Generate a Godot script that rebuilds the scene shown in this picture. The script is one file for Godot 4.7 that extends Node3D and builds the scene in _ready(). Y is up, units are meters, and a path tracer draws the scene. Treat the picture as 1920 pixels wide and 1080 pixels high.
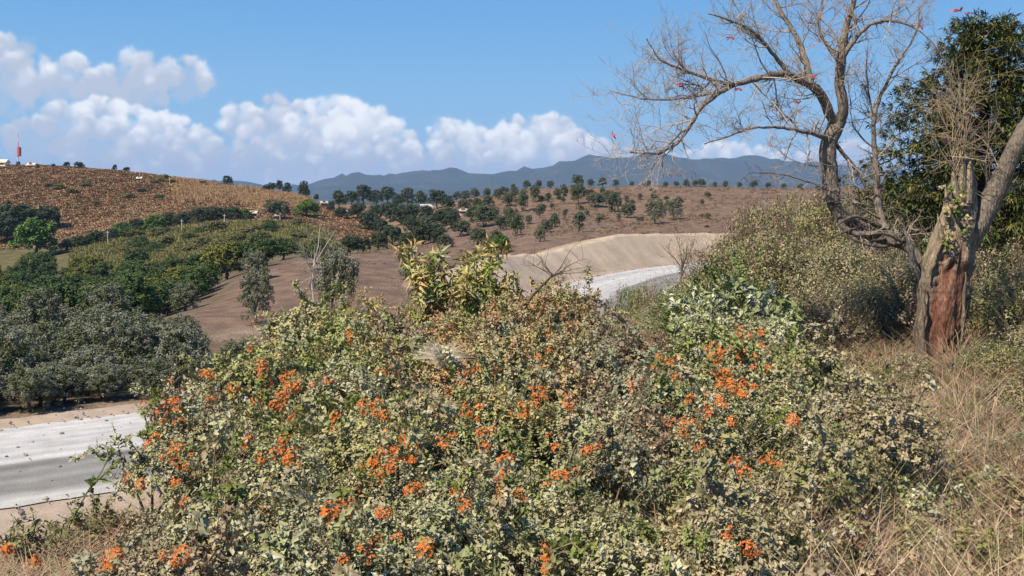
extends Node3D

const F := 1968.0          # focal length of the photograph in its own pixels
const HZ := 370.0          # row of the horizon
const EYE := 10.0          # height of the eye above the datum
var rng := RandomNumberGenerator.new()
var noise := FastNoiseLite.new()
var used := {}
var M := {}

# ---------------------------------------------------------------- mesh builder
class MB:
	var v := PackedVector3Array()
	var n := PackedVector3Array()
	var c := PackedColorArray()
	var i := PackedInt32Array()
	func leaf(p: Vector3, dir: Vector3, nor: Vector3, l: float, w: float, col: Color) -> void:
		var s := dir.cross(nor).normalized() * w * 0.5
		var k := v.size()
		var nn := s.cross(dir).normalized()
		v.push_back(p); v.push_back(p + dir * l * 0.45 + s + nn * l * 0.08); v.push_back(p + dir * l); v.push_back(p + dir * l * 0.45 - s + nn * l * 0.08)
		for q in 4:
			n.push_back(nn); c.push_back(col)
		i.push_back(k); i.push_back(k + 2); i.push_back(k + 1)
		i.push_back(k); i.push_back(k + 3); i.push_back(k + 2)
	func leaf4(p: Vector3, dir: Vector3, nor: Vector3, l: float, w: float, col: Color, bend := 0.25) -> void:
		var s := dir.cross(nor).normalized() * w * 0.5
		var nn := s.cross(dir).normalized()
		var m := p + dir * l * 0.5 - nn * l * 0.05
		var a := p + dir * l * 0.38 + s + nn * l * 0.07
		var b := p + dir * l * 0.38 - s + nn * l * 0.07
		var t := p + dir * l - nn * l * bend
		tri(p, m, a, col); tri(m, t, a, col); tri(p, b, m, col); tri(b, t, m, col)
	func tri(a: Vector3, b: Vector3, d: Vector3, col: Color) -> void:
		var nn := (d - a).cross(b - a).normalized()
		for p in [a, b, d]:
			i.push_back(v.size()); v.push_back(p); n.push_back(nn); c.push_back(col)
	func quad(a: Vector3, b: Vector3, d: Vector3, e: Vector3, col: Color) -> void:
		tri(a, b, d, col); tri(a, d, e, col)
	func box(lo: Vector3, hi: Vector3, col: Color) -> void:
		var a := lo; var b := hi
		quad(Vector3(a.x, b.y, a.z), Vector3(b.x, b.y, a.z), Vector3(b.x, b.y, b.z), Vector3(a.x, b.y, b.z), col)
		quad(Vector3(a.x, a.y, b.z), Vector3(b.x, a.y, b.z), Vector3(b.x, a.y, a.z), Vector3(a.x, a.y, a.z), col)
		quad(Vector3(a.x, b.y, b.z), Vector3(b.x, b.y, b.z), Vector3(b.x, a.y, b.z), Vector3(a.x, a.y, b.z), col)
		quad(Vector3(b.x, b.y, a.z), Vector3(a.x, b.y, a.z), Vector3(a.x, a.y, a.z), Vector3(b.x, a.y, a.z), col)
		quad(Vector3(a.x, b.y, a.z), Vector3(a.x, b.y, b.z), Vector3(a.x, a.y, b.z), Vector3(a.x, a.y, a.z), col)
		quad(Vector3(b.x, b.y, b.z), Vector3(b.x, b.y, a.z), Vector3(b.x, a.y, a.z), Vector3(b.x, a.y, b.z), col)
	# a tube through pts with a radius and a colour for each point; rough = uneven bark
	func tube(pts: Array, rad: Array, sides: int, col: Color, rough := 0.0, fn: FastNoiseLite = null) -> void:
		var k := v.size()
		var up := Vector3(0.31, 0.2, 0.93).normalized()
		for a in pts.size():
			var t: Vector3 = (pts[mini(a + 1, pts.size() - 1)] - pts[maxi(a - 1, 0)])
			t = t.normalized()
			var e1 := t.cross(up).normalized()
			if e1.length() < 0.5:
				e1 = t.cross(Vector3.RIGHT).normalized()
			var e2 := e1.cross(t)
			for s in sides:
				var an := TAU * s / sides
				var d := e1 * cos(an) + e2 * sin(an)
				var r: float = rad[a]
				if rough > 0.0:
					r *= 1.0 + rough * fn.get_noise_3dv((pts[a] + d * r) * 60.0)
				v.push_back(pts[a] + d * r); n.push_back(d); c.push_back(col)
		for a in pts.size() - 1:
			for s in sides:
				var p := k + a * sides + s
				var q := k + a * sides + (s + 1) % sides
				i.push_back(p); i.push_back(q); i.push_back(p + sides)
				i.push_back(q); i.push_back(q + sides); i.push_back(p + sides)
		var tip := v.size()
		var last := pts.size() - 1
		v.push_back(pts[last] + (pts[last] - pts[last - 1]).normalized() * rad[last] * 0.3); n.push_back((pts[last] - pts[last - 1]).normalized()); c.push_back(col)
		for s in sides:
			i.push_back(k + last * sides + s); i.push_back(k + last * sides + (s + 1) % sides); i.push_back(tip)
	func mesh() -> ArrayMesh:
		var a := []
		a.resize(Mesh.ARRAY_MAX)
		a[Mesh.ARRAY_VERTEX] = v; a[Mesh.ARRAY_NORMAL] = n; a[Mesh.ARRAY_COLOR] = c; a[Mesh.ARRAY_INDEX] = i
		var m := ArrayMesh.new()
		m.add_surface_from_arrays(Mesh.PRIMITIVE_TRIANGLES, a)
		return m

# ---------------------------------------------------------------- nodes
func numbered(s: String) -> String:
	if not used.has(s):
		used[s] = 0
		return s
	used[s] += 1
	return "%s_%03d" % [s, used[s]]

func meta(o: Node, label: String, category: String, group := "", kind := "") -> void:
	if label: o.set_meta("label", label)
	if category: o.set_meta("category", category)
	if group: o.set_meta("group", group)
	if kind: o.set_meta("kind", kind)

func thing(called: String, at: Vector3, label: String, category: String, group := "") -> Node3D:
	var o := Node3D.new()
	o.name = numbered(called)
	add_child(o)
	o.position = at
	meta(o, label, category, group)
	return o

func part(parent: Node, called: String, mesh: Mesh, mat: Material) -> MeshInstance3D:
	var o := MeshInstance3D.new()
	o.name = called if parent != self else numbered(called)
	o.mesh = mesh
	o.material_override = mat
	parent.add_child(o, true)
	return o

func many(parent: Node, called: String, mesh: Mesh, mat: Material, tr: Array, cols: Array) -> MultiMeshInstance3D:
	var mm := MultiMesh.new()
	mm.transform_format = MultiMesh.TRANSFORM_3D
	mm.use_colors = true
	mm.mesh = mesh
	mm.instance_count = tr.size()
	for k in tr.size():
		mm.set_instance_transform(k, tr[k])
		mm.set_instance_color(k, cols[k])
	var o := MultiMeshInstance3D.new()
	o.name = called if parent != self else numbered(called)
	o.multimesh = mm
	o.material_override = mat
	o.set_meta("kind", "stuff")
	parent.add_child(o, true)
	return o

# ---------------------------------------------------------------- materials
func noise_tex(seed_: int, freq: float, lo: float, hi: float, octaves := 5, size := 512) -> NoiseTexture2D:
	var fn := FastNoiseLite.new()
	fn.seed = seed_
	fn.noise_type = FastNoiseLite.TYPE_SIMPLEX
	fn.frequency = freq
	fn.fractal_octaves = octaves
	var t := NoiseTexture2D.new()
	t.width = size; t.height = size
	t.seamless = true
	t.noise = fn
	var g := Gradient.new()
	g.set_color(0, Color(lo, lo, lo)); g.set_color(1, Color(hi, hi, hi))
	t.color_ramp = g
	return t

func leaf_mat(called: String, rough := 0.6, through := 0.25) -> StandardMaterial3D:
	var m := StandardMaterial3D.new()
	m.resource_name = called
	m.vertex_color_use_as_albedo = true
	m.roughness = rough
	m.metallic_specular = 0.22
	m.cull_mode = BaseMaterial3D.CULL_DISABLED
	if through > 0.0:
		m.backlight_enabled = true
		m.backlight = Color(through, through, through * 0.6)
	return m

func solid(called: String, rough: float, tex: Texture2D = null, scale := 1.0, bump: Texture2D = null, bump_cm := 0.0, detail: Texture2D = null) -> StandardMaterial3D:
	var m := StandardMaterial3D.new()
	m.resource_name = called
	m.vertex_color_use_as_albedo = true
	m.roughness = rough
	m.metallic_specular = 0.25
	m.cull_mode = BaseMaterial3D.CULL_DISABLED
	if tex:
		m.albedo_texture = tex
		m.uv1_triplanar = true
		m.uv1_world_triplanar = true
		m.uv1_scale = Vector3.ONE * scale
	if bump:
		m.heightmap_enabled = true
		m.heightmap_texture = bump
		m.heightmap_scale = bump_cm
	if detail:
		m.detail_enabled = true
		m.detail_albedo = detail
		m.detail_blend_mode = BaseMaterial3D.BLEND_MODE_MUL
		m.detail_uv_layer = BaseMaterial3D.DETAIL_UV_2
		m.uv2_triplanar = true
		m.uv2_world_triplanar = true
		m.uv2_scale = Vector3.ONE * scale * 0.137
	return m

# ---------------------------------------------------------------- the lie of the land
# spot heights: [column, row, distance]; heights are relative to the eye
var spots := [
	[-500, 700, 60], [0, 712, 60], [200, 714, 60], [400, 690, 62], [-300, 620, 110], [60, 625, 100], [250, 610, 100], [-300, 560, 170], [60, 568, 150], [250, 560, 150], [100, 520, 200], [300, 512, 195], [420, 512, 170],
	[-400, 480, 250], [0, 480, 245], [150, 466, 245], [300, 440, 255], [450, 414, 270], [480, 445, 220], [380, 480, 200], [560, 420, 260], [560, 470, 190],
	[-400, 310, 390], [0, 311, 380], [110, 314, 380], [200, 320, 380], [330, 341, 370], [450, 356, 365], [560, 371, 360], [0, 400, 300], [200, 400, 300], [350, 390, 305], [500, 388, 310],
	[-400, 335, 520], [0, 340, 520], [250, 352, 520], [560, 390, 520],
	[605, 391, 330], [650, 415, 300], [690, 455, 262], [640, 470, 200], [740, 398, 380], [850, 385, 420], [700, 385, 520],
	[300, 602, 76], [420, 632, 68], [480, 560, 92], [500, 496, 122], [600, 488, 132], [700, 480, 142], [700, 580, 82], [760, 560, 90], [900, 482, 142], [600, 600, 76],
	[860, 440, 195], [900, 430, 205], [1000, 400, 245], [870, 375, 330], [980, 358, 335], [1100, 351, 335], [1300, 350, 335], [1500, 356, 335], [1700, 360, 335], [1200, 400, 235], [1200, 436, 168], [1000, 455, 150], [1100, 440, 160], [1330, 436, 172], [1450, 420, 180], [1700, 400, 200],
	[860, 395, 470], [1100, 385, 470], [1400, 385, 470], [1800, 385, 470], [2400, 370, 330], [2400, 420, 160], [1700, 430, 130],
	[-900, 420, 700], [300, 395, 800], [960, 392, 800], [1700, 392, 800], [2800, 400, 700]]
var ctl := []
var wts := []

func q2(x: float, d: float) -> Vector2:
	return Vector2(3.0 * x / maxf(d, 20.0), log(maxf(d, 20.0)))

func solve_land() -> void:
	var n := spots.size()
	for s in spots:
		var d: float = s[2]
		var x: float = (s[0] - 960.0) / F * d
		ctl.append([q2(x, d), (HZ - s[1]) / F * d])
	# thin plate spline through the spot heights
	var a := []
	for r in n + 3:
		var row := PackedFloat64Array()
		row.resize(n + 4)
		a.append(row)
	for r in n:
		for k in n:
			var rr: float = (ctl[r][0] - ctl[k][0]).length_squared()
			a[r][k] = 0.0 if rr < 1e-12 else 0.5 * rr * log(rr)
		a[r][r] += 0.004
		a[r][n] = 1.0; a[r][n + 1] = ctl[r][0].x; a[r][n + 2] = ctl[r][0].y
		a[n][r] = 1.0; a[n + 1][r] = ctl[r][0].x; a[n + 2][r] = ctl[r][0].y
		a[r][n + 3] = ctl[r][1]
	var m := n + 3
	for k in m:
		var best := k
		for r in range(k, m):
			if absf(a[r][k]) > absf(a[best][k]): best = r
		var t = a[k]; a[k] = a[best]; a[best] = t
		for r in range(k + 1, m):
			var f: float = a[r][k] / a[k][k]
			if f != 0.0:
				var ra: PackedFloat64Array = a[r]
				var rk: PackedFloat64Array = a[k]
				for cc in range(k, m + 1):
					ra[cc] -= f * rk[cc]
				a[r] = ra
	wts.resize(m)
	for k in range(m - 1, -1, -1):
		var s: float = a[k][m]
		for cc in range(k + 1, m): s -= a[k][cc] * wts[cc]
		wts[k] = s / a[k][k]

func base_h(x: float, d: float) -> float:
	var p := q2(x, minf(d, 800.0))
	p.x = clampf(p.x, -2.4, 2.9)
	var n := ctl.size()
	var h: float = wts[n] + wts[n + 1] * p.x + wts[n + 2] * p.y
	for k in n:
		var rr: float = (p - ctl[k][0]).length_squared()
		if rr > 1e-12:
			h += wts[k] * 0.5 * rr * log(rr)
	h = clampf(h, -17.0, 14.0)
	if d > 500.0:
		h = lerpf(h, -9.0, smoothstep(500.0, 900.0, d))
	return h

# the dirt road: points of the seam between its white and its grey half, as (x, distance)
var road_pts := [Vector2(-75, -8), Vector2(-40, 20), Vector2(-26, 29.5), Vector2(-17.1, 35), Vector2(-13.2, 37.8), Vector2(-6, 44.5), Vector2(1.0, 55), Vector2(4.6, 70), Vector2(7.0, 86), Vector2(9.4, 98), Vector2(13.6, 112), Vector2(20.5, 127), Vector2(33, 142), Vector2(60, 156), Vector2(110, 165)]
var road := []       # [point, sideways unit (to the far side)]
func build_road_line() -> void:
	var cv := Curve2D.new()
	for k in road_pts.size():
		var t: Vector2 = (road_pts[mini(k + 1, road_pts.size() - 1)] - road_pts[maxi(k - 1, 0)]) / 6.0
		cv.add_point(road_pts[k], -t, t)
	var l := cv.get_baked_length()
	var n := int(l / 0.6)
	for k in n:
		var p := cv.sample_baked(l * k / n)
		var q := cv.sample_baked(minf(l, l * k / n + 0.5)) - cv.sample_baked(maxf(0, l * k / n - 0.5))
		q = q.normalized()
		road.append([p, Vector2(-q.y, q.x)])

func road_side(x: float, d: float) -> float:      # signed distance from the seam, + on the far side
	var best := 1e9
	var s := 0.0
	var p := Vector2(x, d)
	for k in range(0, road.size(), 7):
		var dd: float = p.distance_squared_to(road[k][0])
		if dd < best:
			best = dd; s = k
	var o = road[int(s)]
	var w: Vector2 = p - o[0]
	var side: float = w.dot(o[1])
	return signf(side) * maxf(absf(side), sqrt(best) * 0.98)

const WHITE_W := 6.4
const GREY_W := 5.0
const EDGE := [[-200, -8], [-30, -4], [-8, 1.0], [-4, 3.6], [-2.4, 5.2], [-1.2, 8.5], [0, 11.5], [3, 16], [6, 22], [10, 34], [15, 50], [25, 75], [40, 100], [60, 118], [120, 130]]
func edge_at(x: float) -> float:
	for k in EDGE.size() - 1:
		if x < EDGE[k + 1][0]:
			return lerpf(EDGE[k][1], EDGE[k + 1][1], clampf((x - EDGE[k][0]) / (EDGE[k + 1][0] - EDGE[k][0]), 0, 1))
	return 150.0

func land(x: float, d: float) -> float:           # height of the ground, absolute
	var hb := base_h(x, d) if d > 18.0 else -9.0
	if d < 30.0: hb = lerpf(-9.1, hb, smoothstep(18.0, 30.0, d))
	if d > 60.0:
		hb += noise.get_noise_2d(x * 3.0, d * 3.0) * clampf((d - 60.0) / 200.0, 0.0, 1.0) * 1.2
	if d < 190.0:
		var s := road_side(x, d)
		var far_w := 13.0
		if d > 70.0: far_w = 3.2
		var t := smoothstep(WHITE_W + 3.4, WHITE_W + 3.4 + far_w, s) if s > 0.0 else smoothstep(GREY_W + 9.0, GREY_W + 22.0, -s)
		hb = lerpf(-9.12, hb, t)
		var e0 := edge_at(x)
		var g := (edge_at(x + 1.0) - edge_at(x - 1.0)) * 0.5
		var e := (d - e0) / sqrt(1.0 + g * g)
		if e < 14.0:
			var hp := -1.72 - 0.035 * clampf(d, 0, 14) + 0.004 * clampf(d - 16.0, 0, 60) + 0.10 * noise.get_noise_2d(x * 30.0, d * 30.0)
			hb = lerpf(hp, hb, smoothstep(-0.5, 9.0 if x < 0.0 else 12.5, e))
	return EYE + hb

func P(px: float, py: float, d: float) -> Vector3:
	return Vector3((px - 960.0) / F * d, EYE + (HZ - py) / F * d, -d)

func on_land(px: float, py: float, from := 40.0, to := 700.0) -> Vector3:     # where the line of sight meets the ground
	var k := (px - 960.0) / F
	var s := (HZ - py) / F
	var d := from
	var last := from
	while d < to:
		if land(k * d, d) > EYE + s * d:
			var a := last
			var b := d
			for q in 8:
				var m := (a + b) * 0.5
				if land(k * m, m) > EYE + s * m: b = m
				else: a = m
			return Vector3(k * b, land(k * b, b), -b)
		last = d
		d *= 1.02
	# the row lies above the crest: take the crest itself
	var bd := from
	var bv := -1e9
	d = maxf(from, 150.0)
	while d < 450.0:
		var vv := (land(k * d, d) - EYE) / d
		if vv > bv:
			bv = vv; bd = d
		d *= 1.015
	return Vector3(k * bd, land(k * bd, bd), -bd)

# ---------------------------------------------------------------- ready
func _ready() -> void:
	rng.seed = 7
	noise.seed = 3
	noise.frequency = 0.01
	noise.fractal_octaves = 4
	camera_and_light()
	solve_land()
	build_road_line()
	materials()
	print("land"); ground()
	road_and_bank()
	mountains()
	print("far"); far_vegetation()
	far_things()
	print("near"); near_vegetation()
	old_tree()
	print("done")

func camera_and_light() -> void:
	var cam := Camera3D.new()
	cam.name = "camera"
	cam.projection = Camera3D.PROJECTION_FRUSTUM
	cam.near = 0.1
	cam.far = 20000.0
	cam.size = 2.0 * cam.near * 540.0 / F
	cam.frustum_offset = Vector2(0, -cam.near * (540.0 - HZ) / F)
	cam.position = Vector3(0, EYE, 0)
	add_child(cam)
	cam.current = true
	var env := Environment.new()
	env.background_mode = Environment.BG_SKY
	env.tonemap_mode = Environment.TONE_MAPPER_LINEAR
	env.tonemap_exposure = 1.55
	env.sdfgi_enabled = true
	env.ssao_enabled = true
	env.ssil_enabled = true
	var sky := Sky.new()
	var pm := PanoramaSkyMaterial.new()
	pm.panorama = ImageTexture.create_from_image(sky_image())
	sky.sky_material = pm
	env.sky = sky
	env.fog_enabled = true
	env.fog_density = 0.000095
	env.fog_light_color = Color(0.68, 0.81, 1.0)
	var we := WorldEnvironment.new()
	we.name = "world_environment"
	we.environment = env
	add_child(we)
	var sun := DirectionalLight3D.new()
	sun.name = "sun"
	sun.light_energy = 1.6
	sun.light_color = Color(1.0, 0.94, 0.84)
	sun.light_angular_distance = 0.5
	sun.shadow_enabled = true
	add_child(sun)
	sun.look_at_from_position(Vector3(-0.55, 0.95, 0.55) * 100.0, Vector3.ZERO)

# sky: clear air with banks of cumulus, computed for all directions
func sky_image() -> Image:
	var w := 4096
	var h := 2048
	var k := w / TAU
	var img := Image.create(w, h, false, Image.FORMAT_RGB8)
	var r0 := int(h * 0.5 - 0.42 * k)
	var r1 := int(h * 0.5 + 0.02 * k)
	var rows := r1 - r0
	var al := PackedFloat32Array(); al.resize(rows * w)
	var lu := PackedFloat32Array(); lu.resize(rows * w)
	var fn := FastNoiseLite.new(); fn.seed = 11; fn.frequency = 0.045; fn.fractal_octaves = 4
	var r := RandomNumberGenerator.new(); r.seed = 5
	# lumps: [column, row, radius, strength] in the photograph's pixels about the horizon
	var lumps := [
		[-20, 170, 55, .8], [20, 160, 26, .9], [85, 175, 30, .85], [130, 170, 36, .95], [180, 172, 22, .8], [240, 160, 34, .85], [290, 155, 32, .9], [345, 158, 34, .85], [270, 185, 30, .6], [180, 195, 30, .5],
		[120, 245, 42, .9], [190, 232, 36, 1.0], [240, 250, 42, 1.0], [300, 265, 40, .95], [340, 255, 26, .95], [60, 275, 40, .6], [180, 290, 50, .7], [270, 305, 45, .7], [370, 290, 40, .8], [420, 300, 40, .75], [330, 325, 40, .7], [215, 330, 40, .7],
		[450, 235, 34, .9], [510, 215, 30, .75], [500, 250, 45, .9], [560, 225, 30, .9], [590, 245, 50, 1.0], [640, 225, 38, 1.05], [690, 245, 38, 1.05], [735, 265, 36, 1.0], [660, 275, 50, 1.0], [550, 290, 50, .85], [750, 295, 36, .85], [620, 315, 45, .75], [480, 310, 45, .75], [700, 315, 40, .75], [540, 335, 40, .65], [640, 345, 40, .65],
		[825, 245, 24, .95], [850, 270, 40, .95], [900, 275, 34, .95], [950, 280, 44, 1.05], [990, 250, 36, .9], [1040, 250, 36, .9], [1075, 275, 34, .9], [1010, 290, 50, .95], [920, 310, 40, .8], [860, 310, 40, .75], [1080, 305, 40, .8], [800, 320, 40, .7],
		[1130, 290, 26, .9], [1180, 300, 24, .8], [1340, 290, 24, 1.0], [1380, 298, 26, 1.0], [1430, 300, 22, .95], [1300, 300, 20, .9], [1480, 305, 24, .9], [1530, 310, 26, .8], [1600, 300, 30, .8], [1250, 308, 20, .8]]
	var all := []
	for l in lumps:
		all.append([atan((l[0] - 960.0) / F), (HZ - l[1]) / F, l[2] * (1.36 if l[1] < 200 else 1.14) / F, lerpf(l[3], 0.93, 0.4) * (0.94 if l[1] < 200 else 1.0)])
	# the bank goes on round the horizon
	var az := -0.62
	while az > -PI - 0.1:
		all.append([az, r.randf_range(0.02, 0.075), r.randf_range(0.014, 0.026), r.randf_range(.75, 1.0)])
		if r.randf() < 0.25: all.append([az, r.randf_range(0.09, 0.13), r.randf_range(0.012, 0.02), .8])
		az -= r.randf_range(0.012, 0.03)
	az = 0.4
	while az < PI + 0.1:
		if noise.get_noise_1d(az * 300.0) > -0.15:
			all.append([az, r.randf_range(0.015, 0.06), r.randf_range(0.012, 0.024), r.randf_range(.75, 1.0)])
		az += r.randf_range(0.012, 0.03)
	var puffs := []
	for l in all:
		puffs.append([l[0], l[1] - l[2] * 0.15, l[2], l[3] * 0.9, 0.55])
		for q in 15:
			var an := r.randf_range(-0.35, PI + 0.35)
			var rr: float = l[2] * r.randf_range(0.25, 0.5)
			puffs.append([l[0] + cos(an) * l[2] * 0.78, l[1] + sin(an) * l[2] * 0.72, rr, l[3] * r.randf_range(0.88, 1.10), 0.8])
	puffs.sort_custom(func(a, b): return a[1] > b[1])
	for p in puffs:
		var cx: float = p[0] / TAU * w
		var cy: float = h * 0.5 - p[1] * k - r0
		var rad: float = p[2] * k
		var lim := int(rad * 1.4) + 1
		for yy in range(maxi(0, int(cy) - lim), mini(rows, int(cy) + lim + 1)):
			for xx in range(int(cx) - lim, int(cx) + lim + 1):
				var nz := fn.get_noise_2d(xx * 1.6, yy * 1.6) * 0.8 + fn.get_noise_2d(xx * 5.0 + 900.0, yy * 5.0) * 0.35
				var dx := (xx - cx) / rad
				var dy := (yy - cy) / rad
				var q := sqrt(dx * dx + dy * dy) + nz * 0.55
				if q > 1.0: continue
				var a: float = smoothstep(1.0, 0.55, q) * p[4]
				var sh: float = p[3] * (0.80 + 0.27 * (-dy * 0.8 - dx * 0.15 + sqrt(maxf(0.0, 1.0 - q * q)) * 0.35) + nz * 0.12)
				var o := yy * w + posmod(xx, w)
				lu[o] = lu[o] * (1.0 - a) + sh * a
				al[o] = al[o] + (1.0 - al[o]) * a
	for y in h:
		var el := (h * 0.5 - y - 0.5) / k
		var c := Color(0.585, 0.675, 0.76).lerp(Color(0.47, 0.63, 0.765), smoothstep(0.0, 0.08, el))
		c = c.lerp(Color(0.36, 0.56, 0.745), smoothstep(0.06, 0.20, el))
		c = c.lerp(Color(0.20, 0.39, 0.63), smoothstep(0.18, 1.3, el))
		if el < 0.0: c = Color(0.585, 0.675, 0.76).lerp(Color(0.42, 0.38, 0.33), smoothstep(0.0, -0.05, el))
		img.fill_rect(Rect2i(0, y, w, 1), c)
		if y >= r0 and y < r1:
			for x in w:
				var o := (y - r0) * w + x
				var a := al[o]
				if a > 0.01:
					var l: float = lu[o] / maxf(a, 0.05) if a < 0.6 else lu[o] / a
					l = clampf(l, 0.0, 1.12)
					var b := clampf((l - 0.72) / 0.22, 0.0, 1.0)
					var cc := Color(0.635, 0.665, 0.725).lerp(Color(0.845, 0.848, 0.855), b)
					cc = cc.lerp(Color(0.68, 0.735, 0.82), smoothstep(0.035, 0.0, el) * 0.5)
					img.set_pixel(x, y, c.lerp(cc, a * 0.96))
	return img

func materials() -> void:
	var t1 := noise_tex(21, 0.02, 0.62, 1.0)
	var t2 := noise_tex(22, 0.012, 0.7, 1.0)
	var t3 := noise_tex(23, 0.05, 0.0, 1.0)
	M.leaf = leaf_mat("leaf")
	M.leaf_dusty = leaf_mat("dusty leaf", 0.8, 0.12)
	M.petal = leaf_mat("petal", 0.6, 0.4)
	M.straw = leaf_mat("straw", 0.75, 0.2)
	M.soil = solid("soil", 0.95, t1, 0.35, t3, 3.0, t2)
	M.road = solid("road", 0.95, noise_tex(25, 0.03, 0.86, 1.0), 0.5, t3, 0.8, noise_tex(26, 0.02, 0.88, 1.0))
	M.bank = solid("bank", 0.95, noise_tex(27, 0.02, 0.84, 1.0), 0.3, t3, 2.5, noise_tex(28, 0.015, 0.86, 1.0))
	M.bark = solid("bark", 0.9, noise_tex(24, 0.03, 0.45, 1.0), 3.0, noise_tex(29, 0.03, 0.0, 1.0), 1.2)
	M.bark.uv1_scale = Vector3(2.2, 0.6, 2.2)
	M.twig = solid("twig", 0.9)
	M.hill = solid("mountain", 1.0, noise_tex(30, 0.02, 0.5, 1.0), 0.003)
	M.paint = solid("paint", 0.6)

# ---------------------------------------------------------------- ground
const SOIL := Color(0.325, 0.215, 0.158)
const SAND := Color(0.45, 0.345, 0.265)
func ground_color(x: float, d: float) -> Color:
	var n := noise.get_noise_2d(x * 4.0, d * 4.0)
	var n2 := noise.get_noise_2d(x * 17.0 + 300.0, d * 17.0)
	var px := 960.0 + x / maxf(d, 1.0) * F
	var orange := Color(0.45, 0.29, 0.175)
	var olive := Color(0.25, 0.215, 0.095)
	var floor_ := Color(0.27, 0.205, 0.14)
	var c: Color
	if d < 24.0:
		c = Color(0.26, 0.20, 0.13)
		if x < -2.0: c = c.lerp(SAND, smoothstep(9.0, 15.0, d))
		return c.lerp(c * 0.75, clampf(n2 + 0.4, 0, 1))
	var s := road_side(x, d) if d < 190.0 else 99.0
	# the wood's floor on the west, ploughed soil on the east, grass on the hill beyond
	var field_edge := lerpf(-11.0, -25.5, smoothstep(62.0, 76.0, d)) if d < 76.0 else lerpf(-25.5, -28.5, smoothstep(76.0, 124.0, d))
	if d > 124.0: field_edge = lerpf(-28.5, -22.0, smoothstep(128.0, 200.0, d))
	var on_field := smoothstep(-1.2, 1.2, x - field_edge + n * 2.0)
	if d > 200.0: on_field *= smoothstep(0.0, 12.0, x + 26.0 - n * 6.0 - (d - 200.0) * 0.03)
	c = floor_.lerp(olive, smoothstep(165.0, 215.0, d + n * 15.0))
	c = c.lerp(orange, smoothstep(236.0, 275.0, d + n * 16.0 + (px - 300.0) * 0.05))
	if n2 > 0.2 and d > 230.0: c = c.lerp(Color(0.15, 0.13, 0.06), (n2 - 0.2) * 1.4)
	var soil := SOIL.lerp(Color(0.385, 0.26, 0.185), clampf(n2 * 1.5 + 0.3, 0, 1))
	soil = soil.lerp(Color(0.34, 0.22, 0.14), smoothstep(230.0, 330.0, d))
	c = c.lerp(soil, on_field)
	c = c.lerp(SAND, 0.8 * smoothstep(3.2, 1.2, Vector2((x + 17.4) * 0.9, (d - 69.0) * 0.45).length() + n * 2.0))
	if d > 470.0: c = c.lerp(Color(0.12, 0.13, 0.07), smoothstep(470.0, 560.0, d))
	if s > 0.0 and s < 20.0: c = c.lerp(SAND, 1.0 - smoothstep(WHITE_W + 1.5, WHITE_W + 4.5 + n * 3.0, s))
	if s <= 0.0 and s > -40.0: c = SAND.lerp(c, smoothstep(16.0, 30.0, -s)) if x < 12.0 else Color(0.22, 0.17, 0.11)
	return c

func axis(from: float, to: float, fine: float, grow: float) -> Array:
	var out := [0.0]
	var s := fine
	var p := 0.0
	while p < to:
		p += s; out.append(p); s = fine + p * grow
	p = 0.0; s = fine
	while p > from:
		p -= s; out.push_front(p); s = fine - p * grow
	return out

func ground() -> void:
	var xs := axis(-9000.0, 9000.0, 0.8, 0.022)
	var ds := axis(-200.0, 9000.0, 0.8, 0.018)
	var mb := MB.new()
	var nx := xs.size()
	for d in ds:
		for x in xs:
			var far: bool = absf(x) > 900.0 or d > 900.0
			var y := land(x, maxf(d, 0.0)) if not far else EYE - 9.0
			mb.v.push_back(Vector3(x, y, -d))
			mb.c.push_back(ground_color(x, d) if not far else Color(0.11, 0.12, 0.065))
	mb.n.resize(mb.v.size())
	for r in ds.size():
		for k in nx:
			var a := mb.v[r * nx + maxi(k - 1, 0)]
			var b := mb.v[r * nx + mini(k + 1, nx - 1)]
			var e := mb.v[maxi(r - 1, 0) * nx + k]
			var f := mb.v[mini(r + 1, ds.size() - 1) * nx + k]
			mb.n[r * nx + k] = (b - a).cross(f - e).normalized()
	for r in ds.size() - 1:
		for k in nx - 1:
			var a := r * nx + k
			mb.i.append_array(PackedInt32Array([a, a + nx, a + 1, a + 1, a + nx, a + nx + 1]))
	print("ground verts ", mb.v.size())
	var o := part(self, "ground", mb.mesh(), M.soil)
	meta(o, "", "", "", "structure")

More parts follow.
